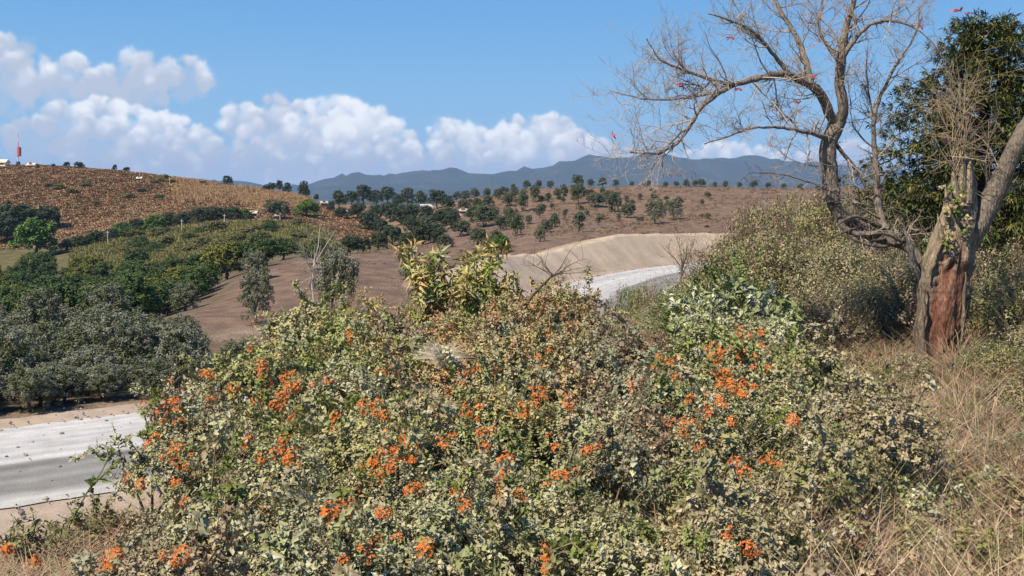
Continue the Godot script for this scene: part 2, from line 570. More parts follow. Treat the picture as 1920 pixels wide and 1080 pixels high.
func strip(called: String, o0: float, o1: float, y: float, col: Color, mat: Material, steps := 4) -> void:
	var mb := MB.new()
	for k in road.size():
		for s in steps + 1:
			var o := lerpf(o0, o1, float(s) / steps)
			if s == 0: o += (noise.get_noise_2d(k * 4.0, o0 * 50.0) * 0.7 + noise.get_noise_2d(k * 40.0, o0 * 50.0) * 0.35)
			if s == steps: o += (noise.get_noise_2d(k * 4.0, o1 * 50.0) * 0.7 + noise.get_noise_2d(k * 40.0, o1 * 50.0) * 0.35)
			var p: Vector2 = road[k][0] + road[k][1] * o
			mb.v.push_back(Vector3(p.x, y + (0.0 if s > 0 and s < steps else -0.03), -p.y))
			mb.n.push_back(Vector3.UP)
			var n := noise.get_noise_2d(p.x * 40.0 + y * 999.0, p.y * 40.0)
			if steps == 40:          # white dust on the far half, bare grey on the near half, tracks along it
				var st := noise.get_noise_2d(k * 0.9, o * 130.0)
				var wob := o + 0.35 * noise.get_noise_1d(k * 5.0) + 0.5 * st
				var cc := Color(0.27, 0.262, 0.25).lerp(Color(0.53, 0.52, 0.515), smoothstep(-0.25, 0.35, wob))
				cc = cc.lerp(Color(0.50, 0.485, 0.46), smoothstep(-GREY_W + 1.3, -GREY_W + 0.7, wob))
				mb.c.push_back(cc * (1.0 + n * 0.10 + st * 0.34))
			else:
				mb.c.push_back(col * (1.0 + n * 0.14))
	for k in road.size() - 1:
		for s in steps:
			var a := k * (steps + 1) + s
			mb.i.append_array(PackedInt32Array([a, a + 1, a + steps + 1, a + 1, a + steps + 2, a + steps + 1]))
	meta(part(self, called, mb.mesh(), mat), "", "", "", "structure")

func road_and_bank() -> void:
	var y := EYE - 9.0
	strip("road_shoulder", -GREY_W - 9.5, WHITE_W + 2.3, y - 0.07, Color(0.46, 0.365, 0.29), M.road, 12)
	strip("road", -GREY_W, WHITE_W, y, Color(1, 1, 1), M.road, 40)
	var pb := MB.new()
	for k in 6:
		for q in 3:
			var a0 := TAU * k / 6
			var a1 := TAU * (k + 1) / 6
			var y0: float = [-0.3, 0.3, 0.7][q]
			var y1: float = [0.3, 0.7, 0.8][q]
			var r0: float = [0.9, 1.0, 0.55][q]
			var r1: float = [1.0, 0.55, 0.0][q]
			pb.quad(Vector3(cos(a0) * r0, y0, sin(a0) * r0), Vector3(cos(a0) * r1, y1, sin(a0) * r1), Vector3(cos(a1) * r1 + 0.001, y1, sin(a1) * r1), Vector3(cos(a1) * r0, y0, sin(a1) * r0), Color(1, 1, 1))
	var gt := []
	var gc := []
	for k in 7000:
		var rk = road[int(lerpf(30.0, road.size() * 0.85, rng.randf()))]
		var o: float
		if rng.randf() < 0.55: o = -GREY_W - absf(rng.randfn()) * 2.0 + 0.4
		elif rng.randf() < 0.6: o = WHITE_W + absf(rng.randfn()) * 1.2 - 0.3
		else: o = rng.randf_range(-GREY_W, WHITE_W)
		var q: Vector2 = rk[0] + rk[1] * o
		var sz := 0.03 + 0.10 * pow(rng.randf(), 4.0)
		gt.append(Transform3D(Basis(rdir(), rng.randf() * TAU).scaled(Vector3(sz, sz * 0.8, sz)), Vector3(q.x, maxf(land(q.x, q.y), y) + 0.01, -q.y)))
		gc.append(Color(0.42, 0.38, 0.34) * rng.randf_range(0.5, 1.2))
	meta(many(self, "gravel", pb.mesh(), M.road, gt, gc), "loose gravel along the edges of the pale road", "gravel")
	# the cutting on the far side of the bend
	var mb := MB.new()
	var rows := 13
	var count := 0
	for k in road.size():
		var p0: Vector2 = road[k][0]
		if p0.y < 89.0 or p0.x > 80.0: continue
		var rise := smoothstep(90.0, 103.0, p0.y)
		var top: Vector2 = p0 + road[k][1] * (WHITE_W + 6.6)
		var tpx := 960.0 + top.x / top.y * F
		var row := lerpf(478.0, 440.0, smoothstep(960.0, 1180.0, tpx)) - 3.0 * smoothstep(1150.0, 1330.0, tpx) + 5.0 * noise.get_noise_1d(k * 12.0)
		var ht := lerpf(y - 0.1, maxf(EYE + (HZ - row) / F * top.y, y + 2.0), rise)
		for s in rows:
			var t := float(s) / (rows - 2)
			var off := WHITE_W + 1.6 + 4.4 * minf(t, 1.0)
			var hh := lerpf(y - 0.1, ht, minf(t, 1.0))
			if s == rows - 1:
				off = WHITE_W + 15.0; hh = lerpf(land(p0.x + road[k][1].x * off, p0.y + road[k][1].y * off), ht, 0.0) - 0.25
			off += noise.get_noise_2d(k * 9.0, s * 14.0) * 0.22 + noise.get_noise_2d(k * 70.0, s * 5.0) * 0.25 * sin(PI * minf(t, 1.0))
			var p: Vector2 = p0 + road[k][1] * off
			mb.v.push_back(Vector3(p.x, hh, -p.y))
			var nn := noise.get_noise_2d(k * 3.0, s * 12.0) + 0.8 * noise.get_noise_2d(k * 40.0, s * 6.0)
			mb.c.push_back(Color(0.54, 0.43, 0.325) * (1.0 + 0.10 * nn) if s < rows - 1 else Color(0.30, 0.20, 0.15))
		count += 1
	for k in count:
		for s in rows:
			var a := mb.v[mini(k + 1, count - 1) * rows + s] - mb.v[maxi(k - 1, 0) * rows + s]
			var b := mb.v[k * rows + mini(s + 1, rows - 1)] - mb.v[k * rows + maxi(s - 1, 0)]
			mb.n.push_back(a.cross(b).normalized())
	for k in count - 1:
		for s in rows - 1:
			var a := k * rows + s
			mb.i.append_array(PackedInt32Array([a, a + 1, a + rows, a + 1, a + rows + 1, a + rows]))
	meta(part(self, "cut_bank_terrain", mb.mesh(), M.bank), "", "", "", "structure")
	# the old road along the foot of the grassy hill
	mb = MB.new()
	var line := [[60, 486], [140, 470], [200, 459], [270, 445], [340, 433], [400, 421], [450, 414], [500, 409], [560, 406], [600, 404]]
	for l in line:
		var p := on_land(l[0], l[1], 120.0)
		mb.v.push_back(p + Vector3(-0.5, 0.35, -2.2)); mb.v.push_back(p + Vector3(0.5, 0.35, 2.2))
		for q in 2:
			mb.n.push_back(Vector3.UP); mb.c.push_back(Color(0.36, 0.29, 0.24))
	for k in line.size() - 1:
		var a := k * 2
		mb.i.append_array(PackedInt32Array([a, a + 2, a + 1, a + 1, a + 2, a + 3]))
	meta(part(self, "lane_path", mb.mesh(), M.road), "", "", "", "structure")

func mountains() -> void:
	var prof := [[-700, 352], [-300, 350], [0, 352], [300, 352], [460, 350], [560, 351], [640, 340], [700, 335], [770, 330], [820, 322], [850, 317], [885, 326], [940, 329], [1000, 321], [1060, 308], [1110, 299], [1160, 297], [1210, 293], [1260, 301], [1330, 301], [1400, 303], [1450, 309], [1500, 316], [1560, 322], [1650, 330], [1800, 332], [2100, 325], [2600, 335]]
	var d0 := 6200.0
	var mb := MB.new()
	var nx := 260
	var nd := 26
	var rn := FastNoiseLite.new(); rn.seed = 9; rn.frequency = 0.0011; rn.fractal_type = FastNoiseLite.FRACTAL_RIDGED; rn.fractal_octaves = 5
	for r in nd:
		var t := float(r) / (nd - 1)
		var d := d0 - 1800.0 + t * 2600.0
		for k in nx:
			var px := lerpf(-700.0, 2600.0, float(k) / (nx - 1))
			var x := (px - 960.0) / F * d0
			var py := 350.0
			for q in prof.size() - 1:
				if px >= prof[q][0] and px <= prof[q + 1][0]:
					py = lerpf(prof[q][1], prof[q + 1][1], smoothstep(0.0, 1.0, (px - prof[q][0]) / float(prof[q + 1][0] - prof[q][0])))
			var top := (HZ - py) / F * d0
			var f := 1.0 - absf(t - 0.692) / (0.692 if t < 0.692 else 0.308)
			f = smoothstep(0.0, 1.0, f)
			var rr := rn.get_noise_2d(x, d)
			var hh := lerpf(-12.0, top, f) + (rr - 0.1) * (75.0 if f < 0.98 else 6.0) * (1.0 - f * 0.6) * f * 2.0 + (rn.get_noise_2d(x * 4.0, d * 4.0)) * 5.0 * f
			mb.v.push_back(Vector3(x, EYE + hh, -d))
			mb.c.push_back(Color(0.040, 0.060, 0.040).lerp(Color(0.10, 0.10, 0.06), clampf(noise.get_noise_2d(x * 0.5, d * 0.5) * 1.5, 0, 1)))
	mb.n.resize(mb.v.size())
	for r in nd:
		for k in nx:
			var a := mb.v[r * nx + maxi(k - 1, 0)]
			var b := mb.v[r * nx + mini(k + 1, nx - 1)]
			var e := mb.v[maxi(r - 1, 0) * nx + k]
			var g := mb.v[mini(r + 1, nd - 1) * nx + k]
			mb.n[r * nx + k] = (b - a).cross(g - e).normalized()
	for r in nd - 1:
		for k in nx - 1:
			var a := r * nx + k
			mb.i.append_array(PackedInt32Array([a, a + nx, a + 1, a + 1, a + nx, a + nx + 1]))
	meta(part(self, "mountains", mb.mesh(), M.hill), "", "", "", "structure")

# ---------------------------------------------------------------- trees
func rdir() -> Vector3:
	var z := rng.randf_range(-1, 1)
	var a := rng.randf() * TAU
	var s := sqrt(1 - z * z)
	return Vector3(s * cos(a), z, s * sin(a))

func pick(pal: Array) -> Color:
	var c: Color = pal[rng.randi() % pal.size()]
	return c * rng.randf_range(0.8, 1.2)

# crown of unit half-width 1 and height 1..: clumps of leaves over a lumpy body; returns a mesh in metres
func crown_mesh(rx: float, y0: float, y1: float, lobes: int, clumps: int, per: int, cr: float, ll: float, pal: Array, top_heavy := 0.0) -> ArrayMesh:
	var mb := MB.new()
	var bodies := []
	for k in lobes:
		var a := TAU * k / lobes + rng.randf_range(-0.4, 0.4)
		var t := rng.randf()
		var rr := rx * rng.randf_range(0.42, 0.62)
		var hw := (rx - rr) * rng.randf_range(0.7, 1.0) * (1.0 - 0.55 * t + top_heavy * t)
		bodies.append([Vector3(cos(a) * hw, lerpf(y0 + rr * 0.8, y1 - rr * 0.8, t), sin(a) * hw), rr])
	bodies.append([Vector3(0, (y0 + y1) * 0.5, 0), minf(rx * 0.75, (y1 - y0) * 0.5)])
	for k in clumps:
		var b = bodies[rng.randi() % bodies.size()]
		var d := rdir()
		if d.y < -0.6: d.y *= -0.6
		d = d.normalized()
		var p: Vector3 = b[0] + d * b[1] * rng.randf_range(0.72, 1.05)
		p.y = clampf(p.y, y0, y1)
		var base := pick(pal)
		var r := cr * rng.randf_range(0.7, 1.35)
		for q in per:
			var e := (rdir() + d * 0.5 + Vector3(0, 0.25, 0)).normalized()
			var pos := p + e * r * pow(rng.randf(), 0.4)
			var nor := (e + rdir() * 0.7 + Vector3(0, 0.5, 0)).normalized()
			var dir := nor.cross(rdir()).normalized()
			mb.leaf(pos, dir, nor, ll * rng.randf_range(0.7, 1.3), ll * rng.randf_range(0.4, 0.65), base * rng.randf_range(0.75, 1.25))
	return mb.mesh()

func trunk_mesh(h: float, r: float, limbs: int, spread: float, top: float, col: Color) -> ArrayMesh:
	var mb := MB.new()
	var pts := []
	var rad := []
	for k in 6:
		var t := k / 5.0
		pts.append(Vector3(sin(t * 3.0) * r * 1.2, h * t - (0.4 if k == 0 else 0.0), cos(t * 2.3) * r - r))
		rad.append(r * (1.25 - 0.6 * t))
	mb.tube(pts, rad, 6, col)
	for k in limbs:
		var a := TAU * k / limbs + rng.randf() * 0.6
		var o: Vector3 = pts[3 + (k % 3)]
		var e := Vector3(cos(a) * spread, lerpf(h, top, rng.randf_range(0.5, 0.9)), sin(a) * spread)
		mb.tube([o, o.lerp(e, 0.5) + Vector3(0, -0.1, 0), e], [r * 0.5, r * 0.33, r * 0.12], 5, col)
	return mb.mesh()

var kinds := {}
const BARK := Color(0.14, 0.11, 0.085)
func make_kinds() -> void:
	var dusty := [Color(0.160, 0.168, 0.125), Color(0.120, 0.130, 0.09), Color(0.195, 0.20, 0.155)]
	var green := [Color(0.060, 0.095, 0.030), Color(0.050, 0.080, 0.030), Color(0.085, 0.115, 0.035)]
	var yellow := [Color(0.125, 0.13, 0.030), Color(0.10, 0.12, 0.03), Color(0.16, 0.15, 0.035)]
	var dark := [Color(0.050, 0.070, 0.034), Color(0.060, 0.078, 0.042), Color(0.042, 0.060, 0.032)]
	var bright := [Color(0.085, 0.16, 0.03), Color(0.07, 0.13, 0.03), Color(0.10, 0.17, 0.04)]
	var fruit := [Color(0.080, 0.098, 0.055), Color(0.068, 0.088, 0.048), Color(0.10, 0.115, 0.068)]
	# every kind: list of [trunk mesh, crown mesh]; unit tree: height 4, half-width 2
	kinds.dusty = []; kinds.green = []; kinds.yellow = []; kinds.dark = []; kinds.bright = []; kinds.fruit = []; kinds.slim = []; kinds.tall = []; kinds.low = []
	for k in 4: kinds.dusty.append([trunk_mesh(1.6, 0.12, 5, 1.1, 3.4, BARK), crown_mesh(2.0, 0.1, 4.0, 16, 170, 40, 0.27, 0.16, [dusty[k % 3], dusty[(k + 1) % 3], Color(0.10, 0.115, 0.055)])])
	for k in 3: kinds.green.append([trunk_mesh(1.6, 0.12, 5, 1.1, 3.4, BARK), crown_mesh(2.0, 0.5, 4.0, 10, 150, 34, 0.34, 0.24, green)])
	for k in 2: kinds.yellow.append([trunk_mesh(1.6, 0.12, 5, 1.1, 3.4, BARK), crown_mesh(2.0, 0.5, 4.0, 10, 150, 34, 0.34, 0.24, yellow)])
	for k in 3: kinds.dark.append([trunk_mesh(1.5, 0.13, 5, 1.1, 3.4, BARK), crown_mesh(2.0, 0.05, 4.0, 10, 140, 30, 0.36, 0.28, dark)])
	for k in 2: kinds.bright.append([trunk_mesh(1.5, 0.13, 5, 1.1, 3.4, BARK), crown_mesh(2.0, 0.2, 4.0, 9, 130, 30, 0.36, 0.28, bright)])
	for k in 4: kinds.fruit.append([trunk_mesh(1.3, 0.10, 5, 1.0, 3.2, BARK), crown_mesh(2.0, 0.1, 4.0, 10, 130, 30, 0.36, 0.26, fruit)])
	for k in 3: kinds.slim.append([trunk_mesh(1.8, 0.09, 4, 0.4, 3.6, BARK), crown_mesh(1.0, 0.5, 4.0, 6, 64, 26, 0.30, 0.25, fruit)])
	for k in 3: kinds.tall.append([trunk_mesh(2.2, 0.10, 5, 0.9, 3.6, BARK), crown_mesh(1.7, 0.5, 4.0, 12, 110, 28, 0.32, 0.26, dark, 0.2)])
	for k in 3: kinds.low.append([trunk_mesh(0.9, 0.10, 6, 1.2, 3.0, BARK), crown_mesh(2.0, 0.05, 4.0, 8, 110, 28, 0.36, 0.28, [Color(0.16, 0.155, 0.06), Color(0.19, 0.165, 0.08), Color(0.12, 0.135, 0.05)])])

func tree(kind: String, at: Vector3, h: float, w: float, label: String, group: String, called := "tree", category := "tree") -> Node3D:
	var v = kinds[kind][rng.randi() % kinds[kind].size()]
	var t := thing(called, at - Vector3(0, 0.05, 0), label, category, group)
	var half := 1.0 if kind == "slim" else 2.0
	var sc := Vector3(w * 0.5 / half, h / 4.0, w * 0.5 / half)
	for o in [part(t, "trunk", v[0], M.bark), part(t, "crown", v[1], M.leaf_dusty if kind == "dusty" else M.leaf)]:
		o.scale = sc
	t.rotation.y = rng.randf() * TAU
	return t

func far_vegetation() -> void:
	make_kinds()
	# the wood in the hollow beyond the dirt road
	var placed := []
	var n_wood := 0
	var tries := 0
	while tries < 9000:
		tries += 1
		var d := lerpf(44.0, 232.0, pow(rng.randf(), 1.25))
		var x := rng.randf_range(-0.62, -0.20) * d
		var px := 960.0 + x / d * F
		var s := road_side(x, d)
		if s < WHITE_W + 3.2: continue
		var fe := lerpf(-18.0, -28.5, smoothstep(60.0, 74.0, d)) if d < 76.0 else lerpf(-28.5, -31.5, smoothstep(76.0, 124.0, d))
		if d < 60.0: fe = -11.8
		if d > 124.0: fe = lerpf(-31.5, -44.0, smoothstep(128.0, 190.0, d))
		if x > fe - 0.8: continue
		if d > 205.0 - (px - 100.0) * 0.06 + noise.get_noise_1d(px) * 25.0: continue
		var sp := lerpf(2.15, 6.2, smoothstep(48.0, 190.0, d))
		var ok := true
		for p in placed:
			if absf(p.x - x) < sp and absf(p.y - d) < sp and (p - Vector2(x, d)).length() < sp:
				ok = false
				break
		if not ok: continue
		placed.append(Vector2(x, d))
		var n := noise.get_noise_2d(x * 6.0, d * 6.0)
		var kind := "dusty"
		var label := "dusty grey-green broadleaf tree in the dense wood beside the pale road"
		if d > 84.0 + n * 30.0:
			kind = "green"
			label = "dark green broadleaf tree in the dense wood of the hollow"
			if d > 105.0 and noise.get_noise_2d(x * 9.0 + 70.0, d * 5.0) > 0.16:
				kind = "yellow"
				label = "yellowing broadleaf tree among the green trees of the hollow"
		var h := rng.randf_range(2.6, 4.6) * (0.82 if s < WHITE_W + 8.0 else 1.0)
		var lim := lerpf(592.0, 640.0, smoothstep(330.0, 380.0, px))
		if d < 76.0: h = minf(h, EYE + (HZ - lim) / F * d - land(x, d) + rng.randf_range(-1.0, 0.6))
		if h < 1.2: h = rng.randf_range(1.0, 1.4)
		if s < WHITE_W + 5.6: h = minf(h, rng.randf_range(1.3, 2.0))
		tree(kind, Vector3(x, land(x, d), -d), h, minf(sp * rng.randf_range(1.35, 1.7), h * 1.35), label, kind + " trees in the wood", "wood_tree")
		n_wood += 1
	for k in road.size():
		if k % 3: continue
		var q: Vector2 = road[k][0] + road[k][1] * (WHITE_W + rng.randf_range(3.0, 5.2))
		if q.y < 36.0 or q.y > 58.0 or q.x > -9.0 or q.x < -0.62 * q.y: continue
		var h := rng.randf_range(0.9, 1.9)
		tree("dusty", Vector3(q.x, land(q.x, q.y), -q.y), h, h * rng.randf_range(1.2, 1.7), "low dusty shrub at the edge of the wood along the pale road", "shrubs along the wood's edge", "edge_shrub", "shrub")
	print("wood ", n_wood)
	# trees one can point to: [kind, column, row of the foot, height, width (photograph pixels), label, group]
	var fr := "dark rounded orchard tree on the brown ploughed hillside"
	var cl := "dark tree in the clump between the grassy hill and the ploughed hillside"
	var sk := "small dark tree standing on the crest of the ploughed hillside"
	var L := []
	for a in [[907, 427, 47, 46], [865, 443, 32, 34], [897, 458, 32, 33], [967, 442, 44, 28], [940, 432, 30, 30], [1025, 437, 27, 20], [1040, 427, 27, 18], [1013, 408, 27, 17], [1085, 382, 40, 27], [1117, 388, 28, 32], [1150, 398, 42, 28], [1177, 408, 28, 28], [1003, 379, 35, 18], [980, 397, 43, 20], [952, 387, 27, 22], [933, 375, 22, 16], [913, 371, 20, 14], [890, 374, 22, 16], [873, 378, 22, 16], [857, 378, 20, 16], [870, 398, 26, 24], [992, 420, 18, 12], [820, 445, 30, 34], [925, 412, 26, 22], [845, 415, 30, 32], [800, 432, 30, 32], [835, 465, 26, 30], [885, 415, 30, 28], [930, 455, 24, 24], [955, 415, 28, 22], [895, 395, 24, 22], [915, 388, 22, 20], [965, 372, 22, 15], [1045, 372, 20, 13], [1075, 362, 16, 12], [1100, 368, 14, 12], [1130, 365, 14, 11]]:
		L.append(["fruit", a[0], a[1], a[2], a[3], fr, "orchard trees"])
	for a in [[1085, 435, 50, 20], [1057, 383, 40, 14], [1027, 380, 18, 10], [1122, 420, 20, 10], [1160, 415, 15, 9], [1223, 372, 18, 12], [1200, 375, 12, 9], [1273, 392, 25, 16], [1060, 408, 16, 9], [1100, 405, 14, 9], [1140, 372, 14, 9], [1175, 380, 13, 9], [1250, 380, 14, 10], [1035, 395, 16, 9], [1240, 405, 16, 10]]:
		L.append(["slim", a[0], a[1], a[2], a[3], "young slender tree planted on the brown ploughed hillside", "young orchard trees"])
	for a in [[942, 358, 13], [962, 356, 13], [988, 354, 17], [1010, 348, 17], [1032, 353, 15], [1083, 350, 24], [1108, 351, 17], [1130, 351, 19], [1155, 350, 14], [1185, 350, 11], [1207, 350, 12], [1215, 350, 12], [1248, 352, 12], [1268, 350, 11], [1287, 351, 15], [1303, 350, 13], [1315, 351, 16], [1340, 351, 11], [1360, 351, 12], [1387, 352, 12], [1413, 352, 16], [1440, 353, 12], [1470, 354, 11], [1500, 356, 13], [1535, 357, 12], [1680, 358, 14]]:
		L.append(["fruit", a[0], a[1], a[2], a[2] * rng.randf_range(0.7, 0.95), sk, "trees on the hill crest"])
	for a in [[637, 392, 36, 36], [660, 388, 30, 30], [683, 384, 42, 42], [705, 388, 34, 30], [727, 386, 36, 34], [763, 390, 40, 34], [745, 392, 28, 26], [790, 384, 32, 30], [820, 392, 36, 44], [840, 395, 30, 30], [620, 398, 22, 22], [593, 376, 14, 12]]:
		L.append(["tall", a[0], a[1], a[2], a[3], "tall dark tree rising against the blue mountains above the clump", "tall trees before the mountains"])
	for a in [[693, 433, 36, 44], [733, 415, 36, 40], [753, 422, 38, 40], [737, 462, 40, 44], [710, 468, 32, 36], [680, 474, 30, 34], [655, 475, 34, 46], [793, 460, 44, 44], [773, 440, 36, 36], [847, 428, 34, 34], [827, 425, 34, 34], [765, 465, 30, 36], [715, 440, 30, 32], [670, 410, 30, 34], [800, 415, 30, 34], [775, 412, 28, 30], [705, 412, 28, 32], [640, 410, 22, 26], [820, 455, 26, 30]]:
		L.append(["dark", a[0], a[1], a[2], a[3], cl, "trees of the clump"])
	for a in [[427, 350, 22, 22], [510, 358, 18, 20], [524, 358, 24, 18], [538, 359, 24, 20], [500, 358, 14, 18], [568, 372, 34, 22], [575, 372, 22, 16], [380, 347, 8, 16]]:
		L.append(["tall", a[0], a[1], a[2], a[3], "dark tree standing above the dry cornfield on the grassy hill", "trees on the grassy hill crest"])
	for a in [[125, 313, 10, 13], [148, 316, 13, 19], [215, 320, 12, 9], [237, 322, 9, 14], [70, 313, 6, 8], [100, 313, 6, 8]]:
		L.append(["dark", a[0], a[1], a[2], a[3], "small dark bush on the bare skyline of the grassy hill", "bushes on the grassy skyline"])
	for a in [[230, 446, 30, 40], [258, 440, 30, 40], [290, 436, 32, 42], [318, 430, 30, 38], [345, 427, 30, 38], [374, 422, 32, 40], [403, 418, 30, 40], [432, 415, 28, 38], [458, 412, 20, 28]]:
		L.append(["dark" if rng.randf() < 0.6 else "bright", a[0], a[1], a[2], a[3], "dense green bush in the row along the lane below the grassy hill", "bushes along the lane"])
	for a in [[28, 440, 60, 80], [85, 432, 46, 60], [10, 455, 50, 60], [150, 468, 26, 38], [178, 458, 26, 34], [208, 452, 24, 28], [125, 470, 22, 30]]:
		L.append(["dark", a[0], a[1], a[2], a[3], "dark leafy tree at the foot of the grassy hill by the lane", "trees at the foot of the grassy hill"])
	L.append(["bright", 66, 480, 70, 80, "bright green round tree at the foot of the grassy hill", ""])
	L.append(["bright", 576, 407, 34, 46, "bright green round tree at the end of the lane", ""])
	L.append(["fruit", 518, 411, 38, 44, "olive green tree at the end of the row along the lane", ""])
	L.append(["bright", 940, 476, 36, 34, "bright green bush on the ploughed hillside above the cut bank", ""])
	for a in [[305, 342, 16, 26], [290, 345, 10, 20], [320, 345, 10, 22]]:
		L.append(["low", a[0], a[1], a[2], a[3], "dark scrub by the pale hut on the grassy hill", "scrub by the hut"])
	for a in [[110, 355, 11, 26], [135, 362, 10, 28], [160, 350, 8, 24], [95, 350, 8, 24], [240, 372, 10, 24], [265, 360, 9, 22], [300, 372, 9, 24], [180, 385, 10, 20]]:
		L.append(["low", a[0], a[1], a[2], a[3], "low olive bush on the orange grass of the hillside", "bushes on the grassy hillside"])
	for k in 46:
		var px := rng.randf_range(235.0, 560.0)
		var py := rng.randf_range(432.0, 492.0) - (px - 235.0) * 0.03
		L.append(["low" if k % 3 else "green", px, py, rng.randf_range(12, 24), rng.randf_range(24, 42), "olive scrub bush on the slope below the lane", "scrub below the lane"])
	for a in [[480, 608, 98, 72], [478, 528, 56, 62], [345, 584, 52, 62], [455, 506, 40, 50], [500, 500, 50, 60], [530, 488, 40, 60]]:
		L.append(["dusty" if a[1] > 520 else "green", a[0], a[1], a[2], a[3], "dusty dark tree standing on the brown knoll beyond the wood", "trees on the knoll"])
	L.append(["dusty", 628, 606, 140, 92, "tall grey-green tree on the knoll behind the flowering shrubs", ""])
	L.append(["green", 590, 495, 46, 60, "dark round tree beside the pale bare tree", ""])
	L.append(["dusty", 768, 525, 46, 42, "small grey-green tree alone on the brown field", ""])
	L.append(["dusty", 1012, 458, 30, 24, "grey shrub above the end of the cut bank", ""])
	L.append(["dusty", 1228, 420, 46, 44, "pale grey shrub above the cut bank, taller of two", ""])
	L.append(["dusty", 1262, 412, 36, 40, "pale grey shrub above the cut bank, broader of two", ""])
	for a in L:
		var p := on_land(a[1], a[2], 60.0 if a[1] < 1000 else 150.0)
		var d := -p.z
		tree(a[0], p, a[3] / F * d * (1.0 if a[0] != "dusty" else 1.05), a[4] / F * d * (1.25 if a[0] == "fruit" or a[0] == "slim" else 1.12), a[5], a[6], "bush" if "bush" in a[5] or "scrub" in a[5] or "shrub" in a[5] else "tree", "bush" if "bush" in a[5] or "scrub" in a[5] or "shrub" in a[5] else "tree")
	# dry standing corn and rough grass on the hill
	var stalk := MB.new()
	for k in 7:
		var b := Vector3(rng.randf_range(-0.5, 0.5), -0.1, rng.randf_range(-0.5, 0.5))
		var up := Vector3(rng.randf_range(-0.25, 0.25), 1, rng.randf_range(-0.25, 0.25)).normalized()
		stalk.leaf(b, up, Vector3(rng.randf_range(-1, 1), 0, 1).normalized(), rng.randf_range(0.8, 1.2), 0.16, Color(1, 1, 1) * rng.randf_range(0.8, 1.1))
		for q in 2: stalk.leaf(b + up * rng.randf_range(0.3, 0.8), (up * 0.3 + Vector3(rng.randf_range(-1, 1), -0.1, rng.randf_range(-1, 1))).normalized(), Vector3.UP, 0.45, 0.1, Color(1, 1, 1) * rng.randf_range(0.7, 1.1))
	var sm := stalk.mesh()
	var tr := []
	var cs := []
	for k in 42000:
		var d := rng.randf_range(240.0, 400.0)
		var x := rng.randf_range(-0.56, -0.13) * d
		var px := 960.0 + x / d * F
		var y := land(x, d)
		var corn := px > 330.0 + noise.get_noise_1d(d * 20.0) * 60.0 and d > 316.0 + noise.get_noise_1d(px * 3.0) * 14.0 and px < 585.0
		if px > 585.0 and (d > 345.0 or px > 700.0): continue
		if d < 262.0 + (px - 300.0) * 0.03 and px < 590.0: continue
		var h := rng.randf_range(0.8, 1.4) if corn else rng.randf_range(0.14, 0.42)
		var b := Basis(Vector3.UP, rng.randf() * TAU).scaled(Vector3(1.0 if corn else 2.0, h, 1.0 if corn else 2.0))
		tr.append(Transform3D(b, Vector3(x, y, -d)))
		var c := Color(0.46, 0.32, 0.18).lerp(Color(0.42, 0.27, 0.155), rng.randf()) if corn else Color(0.47, 0.30, 0.18).lerp(Color(0.38, 0.28, 0.16), clampf(noise.get_noise_2d(x * 12.0, d * 12.0) * 2.0 + 0.3, 0, 1))
		cs.append(c * rng.randf_range(0.93, 1.07))
	meta(many(self, "dry_grass", sm, M.straw, tr, cs), "orange dry grass and standing corn covering the hill", "grass")
	tr = []; cs = []
	for k in 9000:
		var d := rng.randf_range(185.0, 262.0)
		var x := rng.randf_range(-0.42, -0.17) * d
		var b := Basis(Vector3.UP, rng.randf() * TAU).scaled(Vector3(1.3, rng.randf_range(0.5, 1.3), 1.3))
		tr.append(Transform3D(b, Vector3(x, land(x, d), -d)))
		cs.append(Color(0.28, 0.25, 0.10).lerp(Color(0.17, 0.18, 0.07), rng.randf()) * rng.randf_range(0.75, 1.25))
	var ft := []
	var fc := []
	for k in 26000:
		var d := lerpf(64.0, 345.0, pow(rng.randf(), 0.8))
		var x := rng.randf_range(-0.34, 0.36) * d
		var n := noise.get_noise_2d(x * 14.0, d * 5.0)
		if n < -0.05 + 0.25 * rng.randf(): continue
		if d < 190.0 and road_side(x, d) < WHITE_W + 9.0: continue
		if x < -24.0 - d * 0.02 and d < 200.0: continue
		if x < -27.0 and d >= 200.0: continue
		var b := Basis(Vector3.UP, rng.randf() * TAU).scaled(Vector3(0.8, rng.randf_range(0.12, 0.4), 0.8) * smoothstep(40.0, 220.0, d))
		ft.append(Transform3D(b, Vector3(x, land(x, d), -d)))
		fc.append(Color(0.34, 0.235, 0.16).lerp(Color(0.26, 0.195, 0.12), rng.randf()) * rng.randf_range(0.75, 1.15))
	meta(many(self, "field_weeds", sm, M.straw, ft, fc), "dry weeds and stubble scattered over the ploughed hillside", "weeds")
	for k in 40:
		var px := rng.randf_range(860.0, 1330.0)
		var py := rng.randf_range(356.0, 428.0)
		var p := on_land(px, py, 150.0)
		var d := -p.z
		tree("low" if k % 2 else "fruit", p, rng.randf_range(5, 13) / F * d, rng.randf_range(7, 15) / F * d, "small low bush on the ploughed hillside between the orchard trees", "low bushes of the orchard", "bush", "bush")
	meta(many(self, "rough_grass", sm, M.straw, tr, cs), "yellow-green rough grass on the slope below the lane", "grass")

func cyl(mb: MB, a: Vector3, b: Vector3, r: float, col: Color, sides := 8) -> void:
	mb.tube([a, b], [r, r], sides, col)

